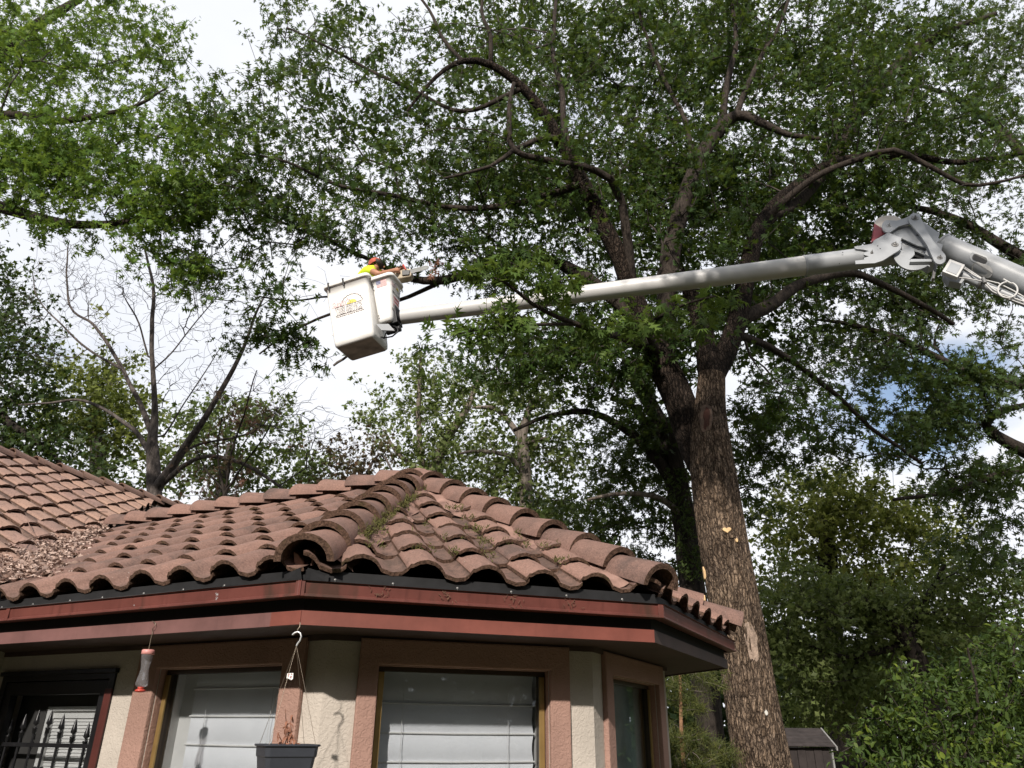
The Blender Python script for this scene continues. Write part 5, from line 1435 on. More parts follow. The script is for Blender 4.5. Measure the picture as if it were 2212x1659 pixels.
class Tree:
    def __init__(s, name, base, label, cat='tree', group=None):
        group = group or {'oak_tree': 'tall oaks round the house', 'broadleaf_tree': 'trees growing behind the house'}.get(name)
        s.root = empty(name, v3(base[:2], 0), label, cat, group)
        s.pos, s.path, s.par, s.fix = [], [], [], []
        s.tw = []
    def limb(s, pts, mat, step=.3, sides=12, amp=0.0, wig=.03, name='limb', ground=False, world=False):
        C = np.array(pts, float) if world else limb_points(pts)
        if ground: C = np.vstack([[C[0, 0], C[0, 1], -.1, C[0, 3] * 1.12], C])
        C = catmull(C, step)
        for i in range(1, len(C) - 1):
            C[i, :3] += np.array(mnoise.noise_vector(Vector(C[i, :3] * 1.3))) * wig
        pi, pl = -1, 0.0
        if s.pos:
            d = np.linalg.norm(np.array(s.pos) - C[0, :3], axis=1); pi = int(d.argmin()); pl = s.path[pi]
            if d[pi] < 1.2: C = np.vstack([[*(np.array(s.pos[pi])), C[0, 3]], C]) if d[pi] > .05 else C
        for i, q in enumerate(C):
            if i: pl += np.linalg.norm(q[:3] - C[i - 1, :3])
            s.pos.append(q[:3].copy()); s.path.append(pl); s.par.append(pi); s.fix.append(q[3]); pi = len(s.pos) - 1
        s.last = C
        bark_tube(name, C, mat, s.root, sides, amp)
        return C
    def grow(s, targets, step=.32, bf=.25, wob=.06, r0=.0035, rmin=0):
        n0 = len(s.pos); cap = n0 + len(targets) * 24
        P = np.zeros((cap, 3)); P[:n0] = s.pos; path = np.zeros(cap); path[:n0] = s.path
        par = np.full(cap, -1); par[:n0] = s.par; n = n0
        ok = np.zeros(cap, bool); ok[:n0] = np.array(s.fix) < .16 if (np.array(s.fix) < .16).any() else True
        d0 = np.array([np.min(np.linalg.norm(P[:n0] - t, axis=1)) for t in targets])
        tips, dirs = [], []
        for ti in np.argsort(d0):
            t = targets[ti]; d = np.sqrt(((P[:n] - t) ** 2).sum(1)); c = d + bf * path[:n] + np.where(ok[:n], 0, 2.0)
            i = int(c.argmin()); L = d[i]; k = max(1, min(22, int(round(L / step)))); a = P[i].copy(); prev = i
            if n + k >= cap: break
            sag = RNG.normal(0, wob, 3) * L; sag[2] += .05 * L
            for q in range(1, k + 1):
                f = q / k; p = a + (t - a) * f + sag * math.sin(math.pi * f) + (RNG.normal(0, .05 * step, 3) if q < k else 0)
                P[n] = p; par[n] = prev; path[n] = path[prev] + np.linalg.norm(p - P[prev]); ok[n] = True; prev = n; n += 1
            tips.append(P[prev]); dirs.append(P[prev] - P[par[prev]])
        # pipe-model radii
        acc = np.zeros(n); cnt = np.zeros(n)
        order = np.arange(n - 1, n0 - 1, -1)
        for i in order:
            if cnt[i] == 0: acc[i] = r0 ** 2.2
            p = par[i]
            if p >= 0: acc[p] += acc[i]; cnt[p] += 1
        rad = acc[:n] ** (1 / 2.2)
        idx = np.arange(n0, n); pr = par[idx]
        fixr = np.array(s.fix + [0] * (n - n0)); ra = np.where(pr < n0, np.minimum(rad[idx] * 1.15, np.maximum(fixr[pr], .004)), rad[pr])
        s.tw.append((P[pr].copy(), P[idx].copy(), np.minimum(ra, .09), np.minimum(rad[idx], .085)))
        s.rad = rad
        return np.array(tips), np.array(dirs)
    def twigs(s, mat, sides=4, name='twigs'):
        A, B, ra, rb = (np.concatenate([t[k] for t in s.tw]) for k in range(4))
        props(edge_tubes(name, A, B, ra, rb, sides, mat, s.root), kind='stuff')
        s.tw = []
def blob_targets(blobs, per, sig, dens=1.0):
    out = []
    for x, y, rx, ry, Y, rY, n in blobs:
        for _ in range(max(1, int(n * dens))):
            u = RNG.normal(0, 1, 3); u = u / np.linalg.norm(u) * RNG.uniform(0, 1) ** .42
            c = at(x + u[0] * rx, y + u[1] * ry, Y + u[2] * rY)
            k = max(2, int(RNG.normal(per, per * .25)))
            out.append(c + RNG.normal(0, 1, (k, 3)) * np.array([sig, sig, sig * .45]))
    return np.vstack(out)
def crown(tree, T, Dr, n, L, spread, tpl, mat, bias=0.0, name='crown', **kw):
    P, D, Nn, Ls = spray(T, Dr, n, L, spread, **kw)
    rnd = np.clip(np.repeat(RNG.normal(.45 + bias, .16, len(T)), n) + RNG.normal(0, .16, len(P)), 0, 1)
    return props(link(name, leaf_mesh(name, P, D, Nn, Ls, rnd, tpl, mat), tree.root), kind='stuff')

# ------------------------------------------------------------------ the big oak by the bay
t1 = Tree('oak_tree', at(1640, 1659, 11.0), 'massive brown oak trunk with cut scars rising beside the bay roof')
TR = t1.limb([(1662, 1720, 128, 11), (1645, 1640, 122, 11), (1612, 1450, 110, 11), (1585, 1300, 108, 11), (1562, 1170, 105, 11), (1545, 1050, 98, 11.0), (1533, 960, 88, 11.0), (1534, 880, 66, 11.0), (1537, 810, 56, 11)],
             M['bark_oak'], step=.03, sides=200, amp=.024, wig=.0, name='trunk', ground=True)
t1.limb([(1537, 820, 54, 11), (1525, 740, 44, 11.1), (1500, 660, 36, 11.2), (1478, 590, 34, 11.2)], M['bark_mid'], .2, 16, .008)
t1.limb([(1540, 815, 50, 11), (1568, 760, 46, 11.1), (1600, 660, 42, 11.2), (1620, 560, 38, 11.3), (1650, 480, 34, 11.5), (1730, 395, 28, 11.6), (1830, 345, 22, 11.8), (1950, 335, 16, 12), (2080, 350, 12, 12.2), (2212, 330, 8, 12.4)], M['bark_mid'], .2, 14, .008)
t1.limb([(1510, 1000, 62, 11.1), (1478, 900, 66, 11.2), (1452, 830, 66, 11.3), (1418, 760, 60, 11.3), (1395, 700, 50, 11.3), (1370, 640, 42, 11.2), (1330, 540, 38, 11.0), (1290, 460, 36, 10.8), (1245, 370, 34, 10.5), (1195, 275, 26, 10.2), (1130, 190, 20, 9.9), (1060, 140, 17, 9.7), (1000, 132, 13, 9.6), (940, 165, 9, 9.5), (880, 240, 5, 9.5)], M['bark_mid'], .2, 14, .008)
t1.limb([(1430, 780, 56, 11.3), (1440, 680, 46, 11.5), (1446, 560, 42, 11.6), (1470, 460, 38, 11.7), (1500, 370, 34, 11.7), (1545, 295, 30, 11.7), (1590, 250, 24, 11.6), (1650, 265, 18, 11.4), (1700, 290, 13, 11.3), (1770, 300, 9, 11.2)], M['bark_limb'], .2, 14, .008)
t1.limb([(1555, 285, 18, 11.7), (1570, 190, 14, 11.8), (1590, 90, 11, 11.9), (1580, 0, 8, 12), (1570, -90, 5, 12)], M['bark_limb'], .25, 8)
t1.limb([(1590, 250, 14, 11.6), (1630, 150, 11, 11.9), (1680, 60, 8, 12.2), (1720, -40, 6, 12.4)], M['bark_limb'], .25, 8)
t1.limb([(1500, 365, 14, 11.7), (1480, 260, 11, 11.8), (1430, 160, 9, 11.9), (1390, 60, 7, 12), (1370, -40, 5, 12)], M['bark_limb'], .25, 8)
t1.limb([(1660, 475, 26, 11.5), (1740, 420, 24, 12), (1830, 300, 28, 12.6), (1850, 240, 32, 12.8), (1920, 165, 26, 13), (1985, 100, 20, 13.2), (2060, 60, 14, 13.4), (2150, 30, 10, 13.6)], M['bark_limb'], .25, 12, .006)
t1.limb([(1245, 370, 20, 10.5), (1222, 290, 15, 10.5), (1215, 200, 12, 10.6), (1195, 110, 10, 10.7), (1200, 20, 8, 10.8), (1205, -60, 5, 10.9)], M['bark_limb'], .25, 8)
t1.limb([(1200, 300, 16, 10.2), (1170, 298, 13, 10), (1110, 325, 11, 9.7), (1060, 360, 8, 9.6), (960, 385, 5, 9.5)], M['bark_limb'], .22, 8)
t1.limb([(1370, 650, 24, 11.2), (1340, 430, 18, 10.6), (1290, 370, 16, 10.2), (1200, 350, 15, 9.9), (1110, 325, 13, 9.7), (1100, 250, 11, 9.7), (1110, 180, 9, 9.8)], M['bark_limb'], .22, 8)
t1.limb([(1060, 145, 12, 9.7), (1060, 80, 9, 9.6), (1040, 20, 7, 9.6), (1050, -50, 5, 9.6)], M['bark_limb'], .22, 8)
t1.limb([(1000, 132, 10, 9.6), (960, 90, 8, 9.7), (925, 20, 6, 9.8), (880, -40, 5, 9.9)], M['bark_limb'], .22, 8)
# right hand low limb passing under the elbow, thin dead-ended whip far right
t1.limb([(1600, 690, 34, 11.2), (1660, 660, 28, 11.4), (1740, 610, 22, 11.7), (1840, 590, 16, 12.0), (1960, 640, 12, 12.3), (2060, 700, 9, 12.6)], M['bark_limb'], .22, 10)
t1.limb([(1650, 480, 18, 11.5), (1750, 390, 15, 11), (1850, 345, 13, 10.8), (1930, 325, 12, 10.6), (2010, 360, 11, 10.5), (2080, 400, 9, 10.5), (2150, 395, 7, 10.4), (2230, 375, 5, 10.4)], M['bark_limb'], .22, 8)
# low limbs to the left, behind the bucket and on across the sky
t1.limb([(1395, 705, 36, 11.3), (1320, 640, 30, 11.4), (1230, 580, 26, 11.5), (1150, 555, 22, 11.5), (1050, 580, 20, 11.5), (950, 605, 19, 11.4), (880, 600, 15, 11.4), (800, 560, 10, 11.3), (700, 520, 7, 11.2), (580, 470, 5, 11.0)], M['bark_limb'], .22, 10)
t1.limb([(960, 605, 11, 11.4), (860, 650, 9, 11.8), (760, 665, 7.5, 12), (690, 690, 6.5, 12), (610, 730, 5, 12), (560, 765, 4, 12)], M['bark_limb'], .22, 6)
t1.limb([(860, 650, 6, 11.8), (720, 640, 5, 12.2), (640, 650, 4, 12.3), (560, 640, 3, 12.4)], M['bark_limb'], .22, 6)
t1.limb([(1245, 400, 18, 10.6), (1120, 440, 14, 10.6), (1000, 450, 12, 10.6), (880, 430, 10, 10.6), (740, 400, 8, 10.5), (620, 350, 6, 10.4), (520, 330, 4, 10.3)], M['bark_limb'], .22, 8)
t1.limb([(1130, 190, 12, 9.9), (1000, 240, 9, 10), (860, 180, 8, 10.2), (740, 120, 6, 10.4), (620, 60, 4, 10.6)], M['bark_limb'], .22, 8)
# downward limbs from the fork, right
t1.limb([(1585, 720, 20, 11.2), (1680, 760, 14, 12), (1790, 840, 11, 12.8), (1880, 920, 9, 13.4), (1990, 1000, 7, 14)], M['bark_limb'], .25, 8)
B1 = [(1250, 110, 330, 190, 12.3, 1.7, 86), (1640, 110, 330, 190, 12.8, 1.7, 96), (1080, 400, 230, 170, 11.5, 1.2, 58), (1400, 400, 230, 190, 12.7, 1.3, 74), (1720, 420, 210, 180, 13.0, 1.4, 62), (1950, 260, 180, 190, 11.6, 1.2, 34), (2000, 50, 150, 80, 13.2, .7, 18), (2180, 300, 60, 160, 12.2, .8, 10), (1560, 330, 260, 200, 10.2, .8, 6), (1250, 380, 160, 160, 9.7, .5, 5),
      (1040, 560, 170, 70, 11.0, .9, 16), (1290, 790, 240, 85, 11.6, 1.2, 30), (1110, 770, 180, 60, 11.8, 1.0, 16), (1620, 620, 160, 90, 12, 1.0, 14), (1240, 640, 180, 70, 12, .8, 14),
      (1690, 880, 120, 110, 12.5, 1.0, 14), (1560, 560, 150, 90, 12.5, 1, 14), (1500, 700, 130, 60, 12.3, .6, 8)]
B1b = [(760, 120, 280, 150, 10.9, 1.8, 25), (690, 370, 260, 150, 10.7, 1.4, 31), (900, 300, 130, 150, 10.6, 1.4, 12), (560, 250, 130, 130, 10.6, 1.2, 15), (490, 420, 120, 110, 10.6, 1, 12), (820, 500, 170, 60, 11.1, .8, 12), (600, 510, 110, 60, 11.0, .6, 7),
       (430, 590, 80, 50, 11.0, .4, 5), (565, 625, 45, 45, 11.2, .3, 4)]
B1c = [(590, 715, 85, 40, 12.0, .4, 7), (640, 790, 40, 45, 12.0, .3, 4), (530, 735, 45, 30, 12, .3, 3)]
# oak boughs added overhead, out of view, to shade the boom and upper trunk
t1.limb([(*at(1570, -90, 12), .05), (3.8, 8.6, 14.2, .05), (3.6, 6.0, 13.6, .04), (3.6, 3.6, 12.8, .02)], M['bark_limb'], .3, 8, world=True)
t1.limb([(*at(1720, -40, 12.4), .05), (6.0, 9.0, 14.4, .05), (6.4, 6.2, 13.6, .04), (6.6, 3.4, 12.8, .02)], M['bark_limb'], .3, 8, world=True)
over = []
for c, r_, k in (((1.8, 3.6, 10.1), 1.0, 26), ((1.9, 4.0, 11.2), .9, 18), ((2.2, 4.6, 12.6), 1.3, 16), ((3.8, 3.8, 12.8), 1.6, 24), ((5.4, 3.4, 12.8), 1.6, 26), ((7.2, 3.4, 12.6), 1.6, 26), ((5.2, 1.6, 12.2), 1.3, 26), ((4.3, 2.4, 12.2), .9, 20), ((5.9, 1.0, 11.9), 1.0, 18), ((3.2, 5.9, 13.4), 1.1, 12), ((5.6, 5.6, 13.4), 1.2, 12)):
    for _ in range(k):
        u = RNG.normal(0, 1, 3); u = u / np.linalg.norm(u) * RNG.uniform(0, 1) ** .42 * r_ * np.array([1, 1, .45]); over.append(np.array(c) + u + RNG.normal(0, 1, (8, 3)) * np.array([.42, .42, .2]))
tipo, dro = t1.grow(np.vstack(over), bf=.02)
tg = np.vstack([blob_targets(B1, 9, .40), blob_targets(B1b, 8, .36), blob_targets(B1c, 5, .22)])
tips, dr = t1.grow(tg, r0=.0044)
tips, dr = np.vstack([tips, tipo]), np.vstack([dr, dro])
t1.twigs(M['twig'])
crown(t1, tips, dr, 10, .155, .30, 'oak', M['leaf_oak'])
# bare hanging twigs, dead ends in the upper middle
BI = [(1250, 120, 330, 180, 14.4, 1.2, 70), (1650, 130, 340, 190, 14.8, 1.2, 90), (1950, 230, 220, 200, 14.6, 1.0, 44), (1420, 420, 240, 190, 14.2, 1.0, 60), (1720, 470, 220, 150, 14.6, 1.0, 46), (1120, 430, 190, 150, 13.4, .8, 26), (1300, 760, 220, 80, 13.6, .7, 22), (1620, 660, 150, 110, 14.2, .7, 16), (780, 200, 240, 150, 12.8, .8, 16)]
ti2, di2 = t1.grow(blob_targets(BI, 7, .5), step=.55); t1.twigs(M['twig'], 3, name='inner_twigs')
crown(t1, ti2, di2, 14, .205, .42, 'lite', M['leaf_oak'], -.1, name='inner_crown')
tg = blob_targets([(960, 250, 120, 170, 9.6, .5, 24), (1180, 120, 120, 130, 9.8, .6, 16), (1300, 330, 150, 110, 10, .6, 12), (700, 620, 130, 70, 12.1, .4, 10), (2050, 420, 140, 70, 10.5, .4, 8)], 4, .25)
t1.grow(tg, r0=.0024); t1.twigs(M['twig_dead'], name='dead_twigs')
k = 26; hp_ = np.array([at(944 + RNG.normal(0, 7), 572 + RNG.normal(0, 13), 10.9 + RNG.normal(0, .1)) for _ in range(k)])
props(link('dead_leaves', leaf_mesh('dead_leaves', hp_, RNG.normal(0, .4, (k, 3)) + (0, 0, -1), RNG.normal(0, 1, (k, 3)), RNG.uniform(.08, .16, k), RNG.uniform(.6, 1, k), 'oak', M['dead_leaf']), t1.root), kind='stuff')
# sprays hanging in front of the boom: every leaf its own piece
t1.limb([(1410, 745, 24, 11.2), (1340, 730, 17, 9.9), (1240, 700, 12, 8.9), (1150, 655, 9, 8.4), (1090, 610, 7, 8.1), (1010, 585, 4, 8.0)], M['bark_limb'], .2, 8)
t1.limb([(1240, 700, 8, 8.9), (1160, 700, 7, 8.5), (1080, 705, 6, 8.3), (990, 720, 4, 8.2)], M['bark_limb'], .2, 8)
t1.limb([(1418, 760, 20, 11.2), (1400, 715, 13, 9.8), (1420, 690, 9, 8.9), (1480, 660, 7, 8.5), (1545, 640, 5, 8.3)], M['bark_limb'], .2, 8)
nearb = [(1040, 580, 60, 22, 8.0, .15, 6), (1120, 585, 80, 35, 8.2, .2, 11), (1200, 600, 70, 30, 8.4, .2, 8), (1100, 690, 80, 22, 8.3, .2, 7), (1010, 715, 70, 22, 8.2, .15, 5), (1330, 705, 110, 35, 9.0, .25, 11), (1450, 690, 90, 40, 8.7, .25, 10), (1560, 660, 50, 28, 8.3, .2, 4), (1250, 760, 90, 25, 9.2, .3, 4)]
n_before = len(t1.pos)
tg = blob_targets(nearb, 3, .13)
tips, dr = t1.grow(tg, step=.15, bf=.1, r0=.003); t1.twigs(M['twig'], name='near_twigs')
P, D, Nn, Ls = spray(tips, dr, 5, .205, .17, droop=.35, up=1.1)
V0, F0 = TPL['oak']; lv = []
for q in range(10):
    me = bpy.data.meshes.new('leaf'); Vq = V0.copy(); Vq[:, 2] *= RNG.uniform(-.5, 3.5); Vq[:, 1] *= RNG.uniform(.85, 1.15); Vq[:, 2] += np.abs(Vq[:, 1]) * RNG.uniform(-.1, .45)
    me.from_pydata([tuple(v) for v in Vq], [], [tuple(f) for f in F0]); me.materials.append(M['leaf_near'])
    a = me.attributes.new('rnd', 'FLOAT', 'POINT'); a.data.foreach_set('value', np.full(len(V0), RNG.uniform(.15, .95), np.float32)); lv.append(me)
bx, bz = wloc(t1.root), None
sel = RNG.permutation(len(P))[:290]
for i in sel:
    d = D[i]; s = unit(np.cross(Nn[i], d)); nn = np.cross(d, s)
    o = bpy.data.objects.new('leaf', lv[i % 10]); COL.objects.link(o); o.parent = t1.root
    m4 = Matrix(((d[0], s[0], nn[0], 0), (d[1], s[1], nn[1], 0), (d[2], s[2], nn[2], 0), (0, 0, 0, 1)))
    o.rotation_euler = m4.to_euler(); o.location = tuple(P[i] - bx); o.scale = (Ls[i],) * 3
rest = np.setdiff1d(np.arange(len(P)), sel)
if len(rest): props(link('near_leaves', leaf_mesh('near_leaves', P[rest], D[rest], Nn[rest], Ls[rest], RNG.uniform(.2, .8, len(rest)), 'oak', M['leaf_near']), t1.root), kind='stuff')
# scars on the trunk: fresh cuts, a hollow with a healed lip, an old grey wound
M['fresh_wood'] = simple('fresh_cut_wood', (0.62, 0.42, 0.22), .8, var=.2, scale=14)
M['old_wood'] = simple('old_scar_wood', (0.27, 0.20, 0.155), .95, var=.4, scale=22, bmp=.9, bscale=45, bd=.02)
M['hollow'] = simple('rotten_red_hollow', (0.05, 0.02, 0.014), .95, var=.5)
M['lip_bark'] = simple('healed_bark_lip', (0.115, 0.078, 0.058), .95, var=.4, scale=14, bmp=.6)
def on_trunk(x, y, lift_=0.0):
    """the point of the trunk's near surface seen at this place"""
    d = ray(x, y); d = d / np.linalg.norm(d); best = None
    for i in range(len(TR) - 1):
        a, b = TR[i, :3], TR[i + 1, :3]
        if b[2] - a[2] < 1e-4: continue
        ax_ = (b - a) / np.linalg.norm(b - a); w = EYEP - a
        dp = d - ax_ * (d @ ax_); wp = w - ax_ * (w @ ax_); r = TR[i, 3] + lift_
        A_, B_, C_ = dp @ dp, 2 * dp @ wp, wp @ wp - r * r; disc = B_ * B_ - 4 * A_ * C_
        if disc < 0: t = -B_ / (2 * A_)
        else: t = (-B_ - math.sqrt(disc)) / (2 * A_)
        p = EYEP + d * t; h = (p - a) @ ax_
        if 0 <= h <= np.linalg.norm(b - a) + .02:
            c = a + ax_ * h; return p, unit(p - c), ax_
    return at(x, y, 10.65), np.array([0, -1., 0]), Z3
def scar(name, x, y, poly, depth, mat, parent, dome=0.3):
    p, nn, ax_ = on_trunk(x, y); sd = unit(np.cross(ax_, nn)); mb = MB(); k = len(poly)
    rings = []
    for f, h in ((1.0, -.03), (1.0, depth), (.7, depth * 1.15), (.0, depth * (1 + dome * .3))):
        rings.append([p + sd * (q[0] * f) + ax_ * (q[1] * f) + nn * (h - 1.2 * (q[0] * f) ** 2) for q in poly])
    mb.add([q for r in rings for q in r], [(i * k + j, i * k + (j + 1) % k, (i + 1) * k + (j + 1) % k, (i + 1) * k + j) for i in range(3) for j in range(k)], 0)
    return mb.build(name, mat, parent)
def oval(a, b, n=18, lump=.0, seed=0): return [(a * math.cos(t) * (1 + lump * mnoise.noise(Vector((math.cos(t) * 2, math.sin(t) * 2, seed)))), b * math.sin(t) * (1 + lump * mnoise.noise(Vector((math.sin(t) * 2, math.cos(t) * 2, seed + 5))))) for t in np.linspace(0, 2 * math.pi, n, endpoint=False)]
scar('branch_collar', 1575, 1152, oval(.105, .075, lump=.3), .012, M['bark_oak'], t1.root)
heart = [(.055 * math.sin(t) ** 3 * 1.15, .010 + .044 * (13 * math.cos(t) - 5 * math.cos(2 * t) - 2 * math.cos(3 * t) - math.cos(4 * t)) / 15) for t in np.linspace(0, 2 * math.pi, 24, endpoint=False)][::-1]
scar('pruning_cut', 1570, 1147, heart, .030, M['fresh_wood'], t1.root)
scar('pruning_cut', 1590, 1168, oval(.016, .028, lump=.2), .028, M['fresh_wood'], t1.root)
scar('pruning_cut', 1521, 1238, [(q[0] + .25 * q[1] * .3, q[1]) for q in oval(.022, .095, lump=.4, seed=3)], .012, M['fresh_wood'], t1.root)
scar('pruning_cut', 1519, 1292, oval(.014, .040, lump=.3, seed=4), .010, M['fresh_wood'], t1.root)
scar('old_scar', 1624, 1385, oval(.085, .25, n=44, lump=.4, seed=2), -.002, M['old_wood'], t1.root)
scar('pale_lichen', 1655, 1540, oval(.022, .032, lump=.5, seed=6), .008, simple('white_lichen', (.5, .48, .44), .9), t1.root)
scar('healed_lip', 1525, 905, oval(.10, .24, n=30, lump=.3, seed=8), .030, M['lip_bark'], t1.root)
scar('hollow', 1527, 905, oval(.050, .185, n=30, lump=.6, seed=9), .041, M['hollow'], t1.root, dome=-.2)

# ------------------------------------------------------------------ dark ivy-clad trunk behind it
t2 = Tree('oak_tree', at(1545, 1659, 14.0), 'dark ivy-clad trunk half hidden behind the big brown oak')
t2.limb([(1548, 1700, 62, 14), (1535, 1600, 60, 14), (1512, 1400, 58, 14), (1488, 1200, 54, 14), (1466, 1060, 50, 14), (1448, 960, 42, 14), (1420, 900, 34, 14), (1385, 840, 28, 14.2), (1350, 780, 22, 14.4)], M['bark_dark'], .15, 20, .02, name='trunk', ground=True)
t2.limb([(1462, 1050, 30, 14), (1410, 980, 24, 13.8), (1340, 920, 18, 13.6), (1270, 890, 14, 13.4), (1180, 900, 10, 13.2), (1110, 930, 7, 13)], M['bark_dark'], .25, 8)
t2.limb([(1470, 1080, 24, 14), (1420, 960, 20, 14), (1370, 880, 16, 14.2), (1320, 860, 12, 14.4)], M['bark_dark'], .25, 8)
t2.limb([(1478, 1120, 16, 14), (1430, 1078, 13, 13.6), (1350, 1065, 10, 13.4), (1270, 1080, 6, 13.2)], M['bark_pale'], .25, 8)
B2 = [(1350, 920, 130, 70, 14, 1.2, 17), (1380, 1040, 110, 120, 15, 1.0, 18), (1300, 1130, 130, 80, 15, 1.0, 12), (1440, 1200, 60, 120, 15.4, .8, 10), (1640, 980, 90, 100, 14.5, 1.2, 14), (1640, 1090, 70, 60, 14.8, .8, 6)]
tips, dr = t2.grow(blob_targets(B2, 8, .42)); t2.twigs(M['twig'])
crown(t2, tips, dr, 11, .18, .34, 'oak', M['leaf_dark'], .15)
iv, ivd = [], []
for k in range(300):
    y = RNG.uniform(1010, 1250); p = at(1488 + (1200 - y) * -.12 + RNG.normal(0, 20), y, 13.6 + RNG.normal(0, .1)); iv.append(p); ivd.append(RNG.normal(0, 1, 3) + (0, -1, 0))
crown(t2, np.array(iv), np.array(ivd), 3, .085, .08, 'oval', M['leaf_dark'], .3, name='ivy')

# ------------------------------------------------------------------ big crown coming in from the left
t3 = Tree('oak_tree', at(-420, 1500, 11.5), 'sunlit oak crown reaching in from the left edge')
g3 = at(-420, 1500, 11.5)
t3.limb([(*g3[:2], -.1, .32), (*(g3[:2] + (.1, 0)), 3.2, .27), (*at(-330, 700, 11.5), .23), (*at(-260, 480, 11.4), .2)], M['bark_limb'], .3, 14, .01, name='trunk', world=True)
t3.limb([(-290, 520, 44, 11.4), (-120, 430, 34, 11.3), (0, 445, 27, 11.2), (80, 470, 23, 11.1), (170, 486, 18, 11.0), (265, 480, 13, 10.9), (350, 470, 7, 10.8), (430, 490, 3, 10.7)], M['bark_limb'], .22, 10)
t3.limb([(-260, 480, 40, 11.4), (-150, 260, 32, 11.6), (0, 120, 26, 11.8), (70, 60, 22, 12), (150, 10, 16, 12), (240, -40, 10, 12)], M['bark_limb'], .22, 10)
t3.limb([(-150, 260, 24, 11.6), (30, 250, 18, 11.2), (150, 260, 14, 10.9), (290, 230, 8, 10.7), (360, 190, 3, 10.6)], M['bark_limb'], .22, 8)
B3 = [(150, 130, 220, 120, 11.4, 1.4, 40), (60, 330, 130, 110, 11.2, 1.0, 22), (230, 330, 190, 120, 10.9, 1.2, 30), (270, 110, 85, 120, 11.2, 1.0, 15), (430, 330, 110, 150, 10.6, .9, 24), (150, 410, 180, 55, 10.9, .8, 18), (400, 430, 110, 70, 10.7, .7, 15), (20, 60, 80, 80, 11.5, 1, 10), (340, 520, 70, 50, 10.8, .4, 6), (110, 500, 30, 20, 10.9, .3, 2), (420, 590, 60, 40, 10.9, .4, 4)]
tips, dr = t3.grow(blob_targets(B3, 9, .36)); t3.twigs(M['twig'])
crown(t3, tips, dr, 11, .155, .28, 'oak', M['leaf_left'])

# ------------------------------------------------------------------ dying tree behind the roof, mostly bare
t4 = Tree('dead_tree', at(330, 1250, 17), 'nearly leafless grey tree forking above the tiled roof')
t4.limb([(338, 1200, 33.3, 17), (335, 1080, 32.0, 17), (332, 1010, 29.4, 17), (330, 960, 24.3, 17), (333, 900, 15.4, 17), (332, 830, 10.9, 17), (328, 760, 9.6, 17), (328, 690, 9.0, 17), (332, 640, 7.7, 17), (322, 580, 5.8, 17), (310, 530, 3.8, 17)], M['bark_dead'], .18, 14, .012, name='trunk', ground=True)
t4.limb([(335, 1060, 25.6, 17), (370, 1010, 19.2, 16.8), (410, 950, 16.0, 16.7), (445, 900, 12.8, 16.6), (480, 840, 10.9, 16.5), (520, 765, 8.3, 16.5), (545, 700, 5.8, 16.4), (572, 635, 3.8, 16.4)], M['bark_dead'], .18, 10)
t4.limb([(330, 940, 15.4, 17), (300, 870, 10.9, 17.1), (270, 810, 9.0, 17.2), (235, 745, 7.7, 17.3), (200, 700, 5.8, 17.4), (150, 660, 4.5, 17.4), (145, 560, 3.2, 17.5), (150, 520, 1.9, 17.6)], M['bark_dead'], .18, 8)
t4.limb([(262, 797, 6.4, 17.2), (200, 760, 5.1, 17.3), (130, 700, 3.8, 17.4), (80, 640, 2.6, 17.5), (70, 590, 1.9, 17.5)], M['bark_dead'], .18, 7)
t4.limb([(330, 985, 12.8, 17), (290, 930, 9.6, 17.2), (240, 895, 7.7, 17.4), (180, 865, 6.4, 17.5), (110, 870, 5.1, 17.6), (40, 875, 3.2, 17.7)], M['bark_dead'], .18, 8)
t4.limb([(345, 1050, 14.1, 17), (400, 1005, 10.2, 16.6), (450, 985, 9.0, 16.4), (520, 1000, 7.7, 16.2), (590, 1040, 6.4, 16.1), (640, 1080, 4.5, 16)], M['bark_dead'], .18, 8)
t4.limb([(385, 985, 6.4, 16.8), (430, 960, 5.8, 16.7), (500, 945, 4.5, 16.6), (545, 935, 3.2, 16.5)], M['bark_dead'], .18, 6)
t4.limb([(320, 770, 4.5, 17), (300, 700, 3.8, 17), (280, 660, 3.2, 17), (268, 640, 1.9, 17)], M['bark_dead'], .18, 6)
t4.limb([(330, 800, 3.8, 17), (370, 760, 3.2, 16.8), (420, 700, 2.6, 16.7), (470, 640, 1.9, 16.6)], M['bark_dead'], .18, 6)
t4.limb([(355, 940, 4.5, 17), (390, 880, 3.2, 16.8), (430, 820, 2.6, 16.7), (470, 760, 1.9, 16.7)], M['bark_dead'], .18, 6)
tg = blob_targets([(150, 620, 120, 120, 17.5, .4, 46), (300, 600, 110, 110, 17, .4, 34), (440, 650, 130, 120, 16.8, .4, 44), (90, 720, 90, 80, 17.5, .4, 16), (430, 800, 110, 90, 16.8, .4, 26), (250, 760, 90, 80, 17, .4, 12), (600, 880, 90, 120, 16.4, .4, 20), (700, 930, 70, 90, 16, .4, 12)], 13, .36)
t4.grow(tg, step=.17, bf=.25, r0=.0034, wob=.07); t4.twigs(M['twig_grey'], 3)
tips, dr = t4.grow(blob_targets([(530, 930, 90, 60, 16.4, .4, 7), (470, 1030, 90, 60, 16.4, .5, 9), (400, 1000, 30, 30, 16.6, .3, 2)], 5, .22)); t4.twigs(M['twig_dead'], 3, 'rusty_twigs')
crown(t4, tips, dr, 7, .12, .2, 'oak', M['leaf_rust'], .25)

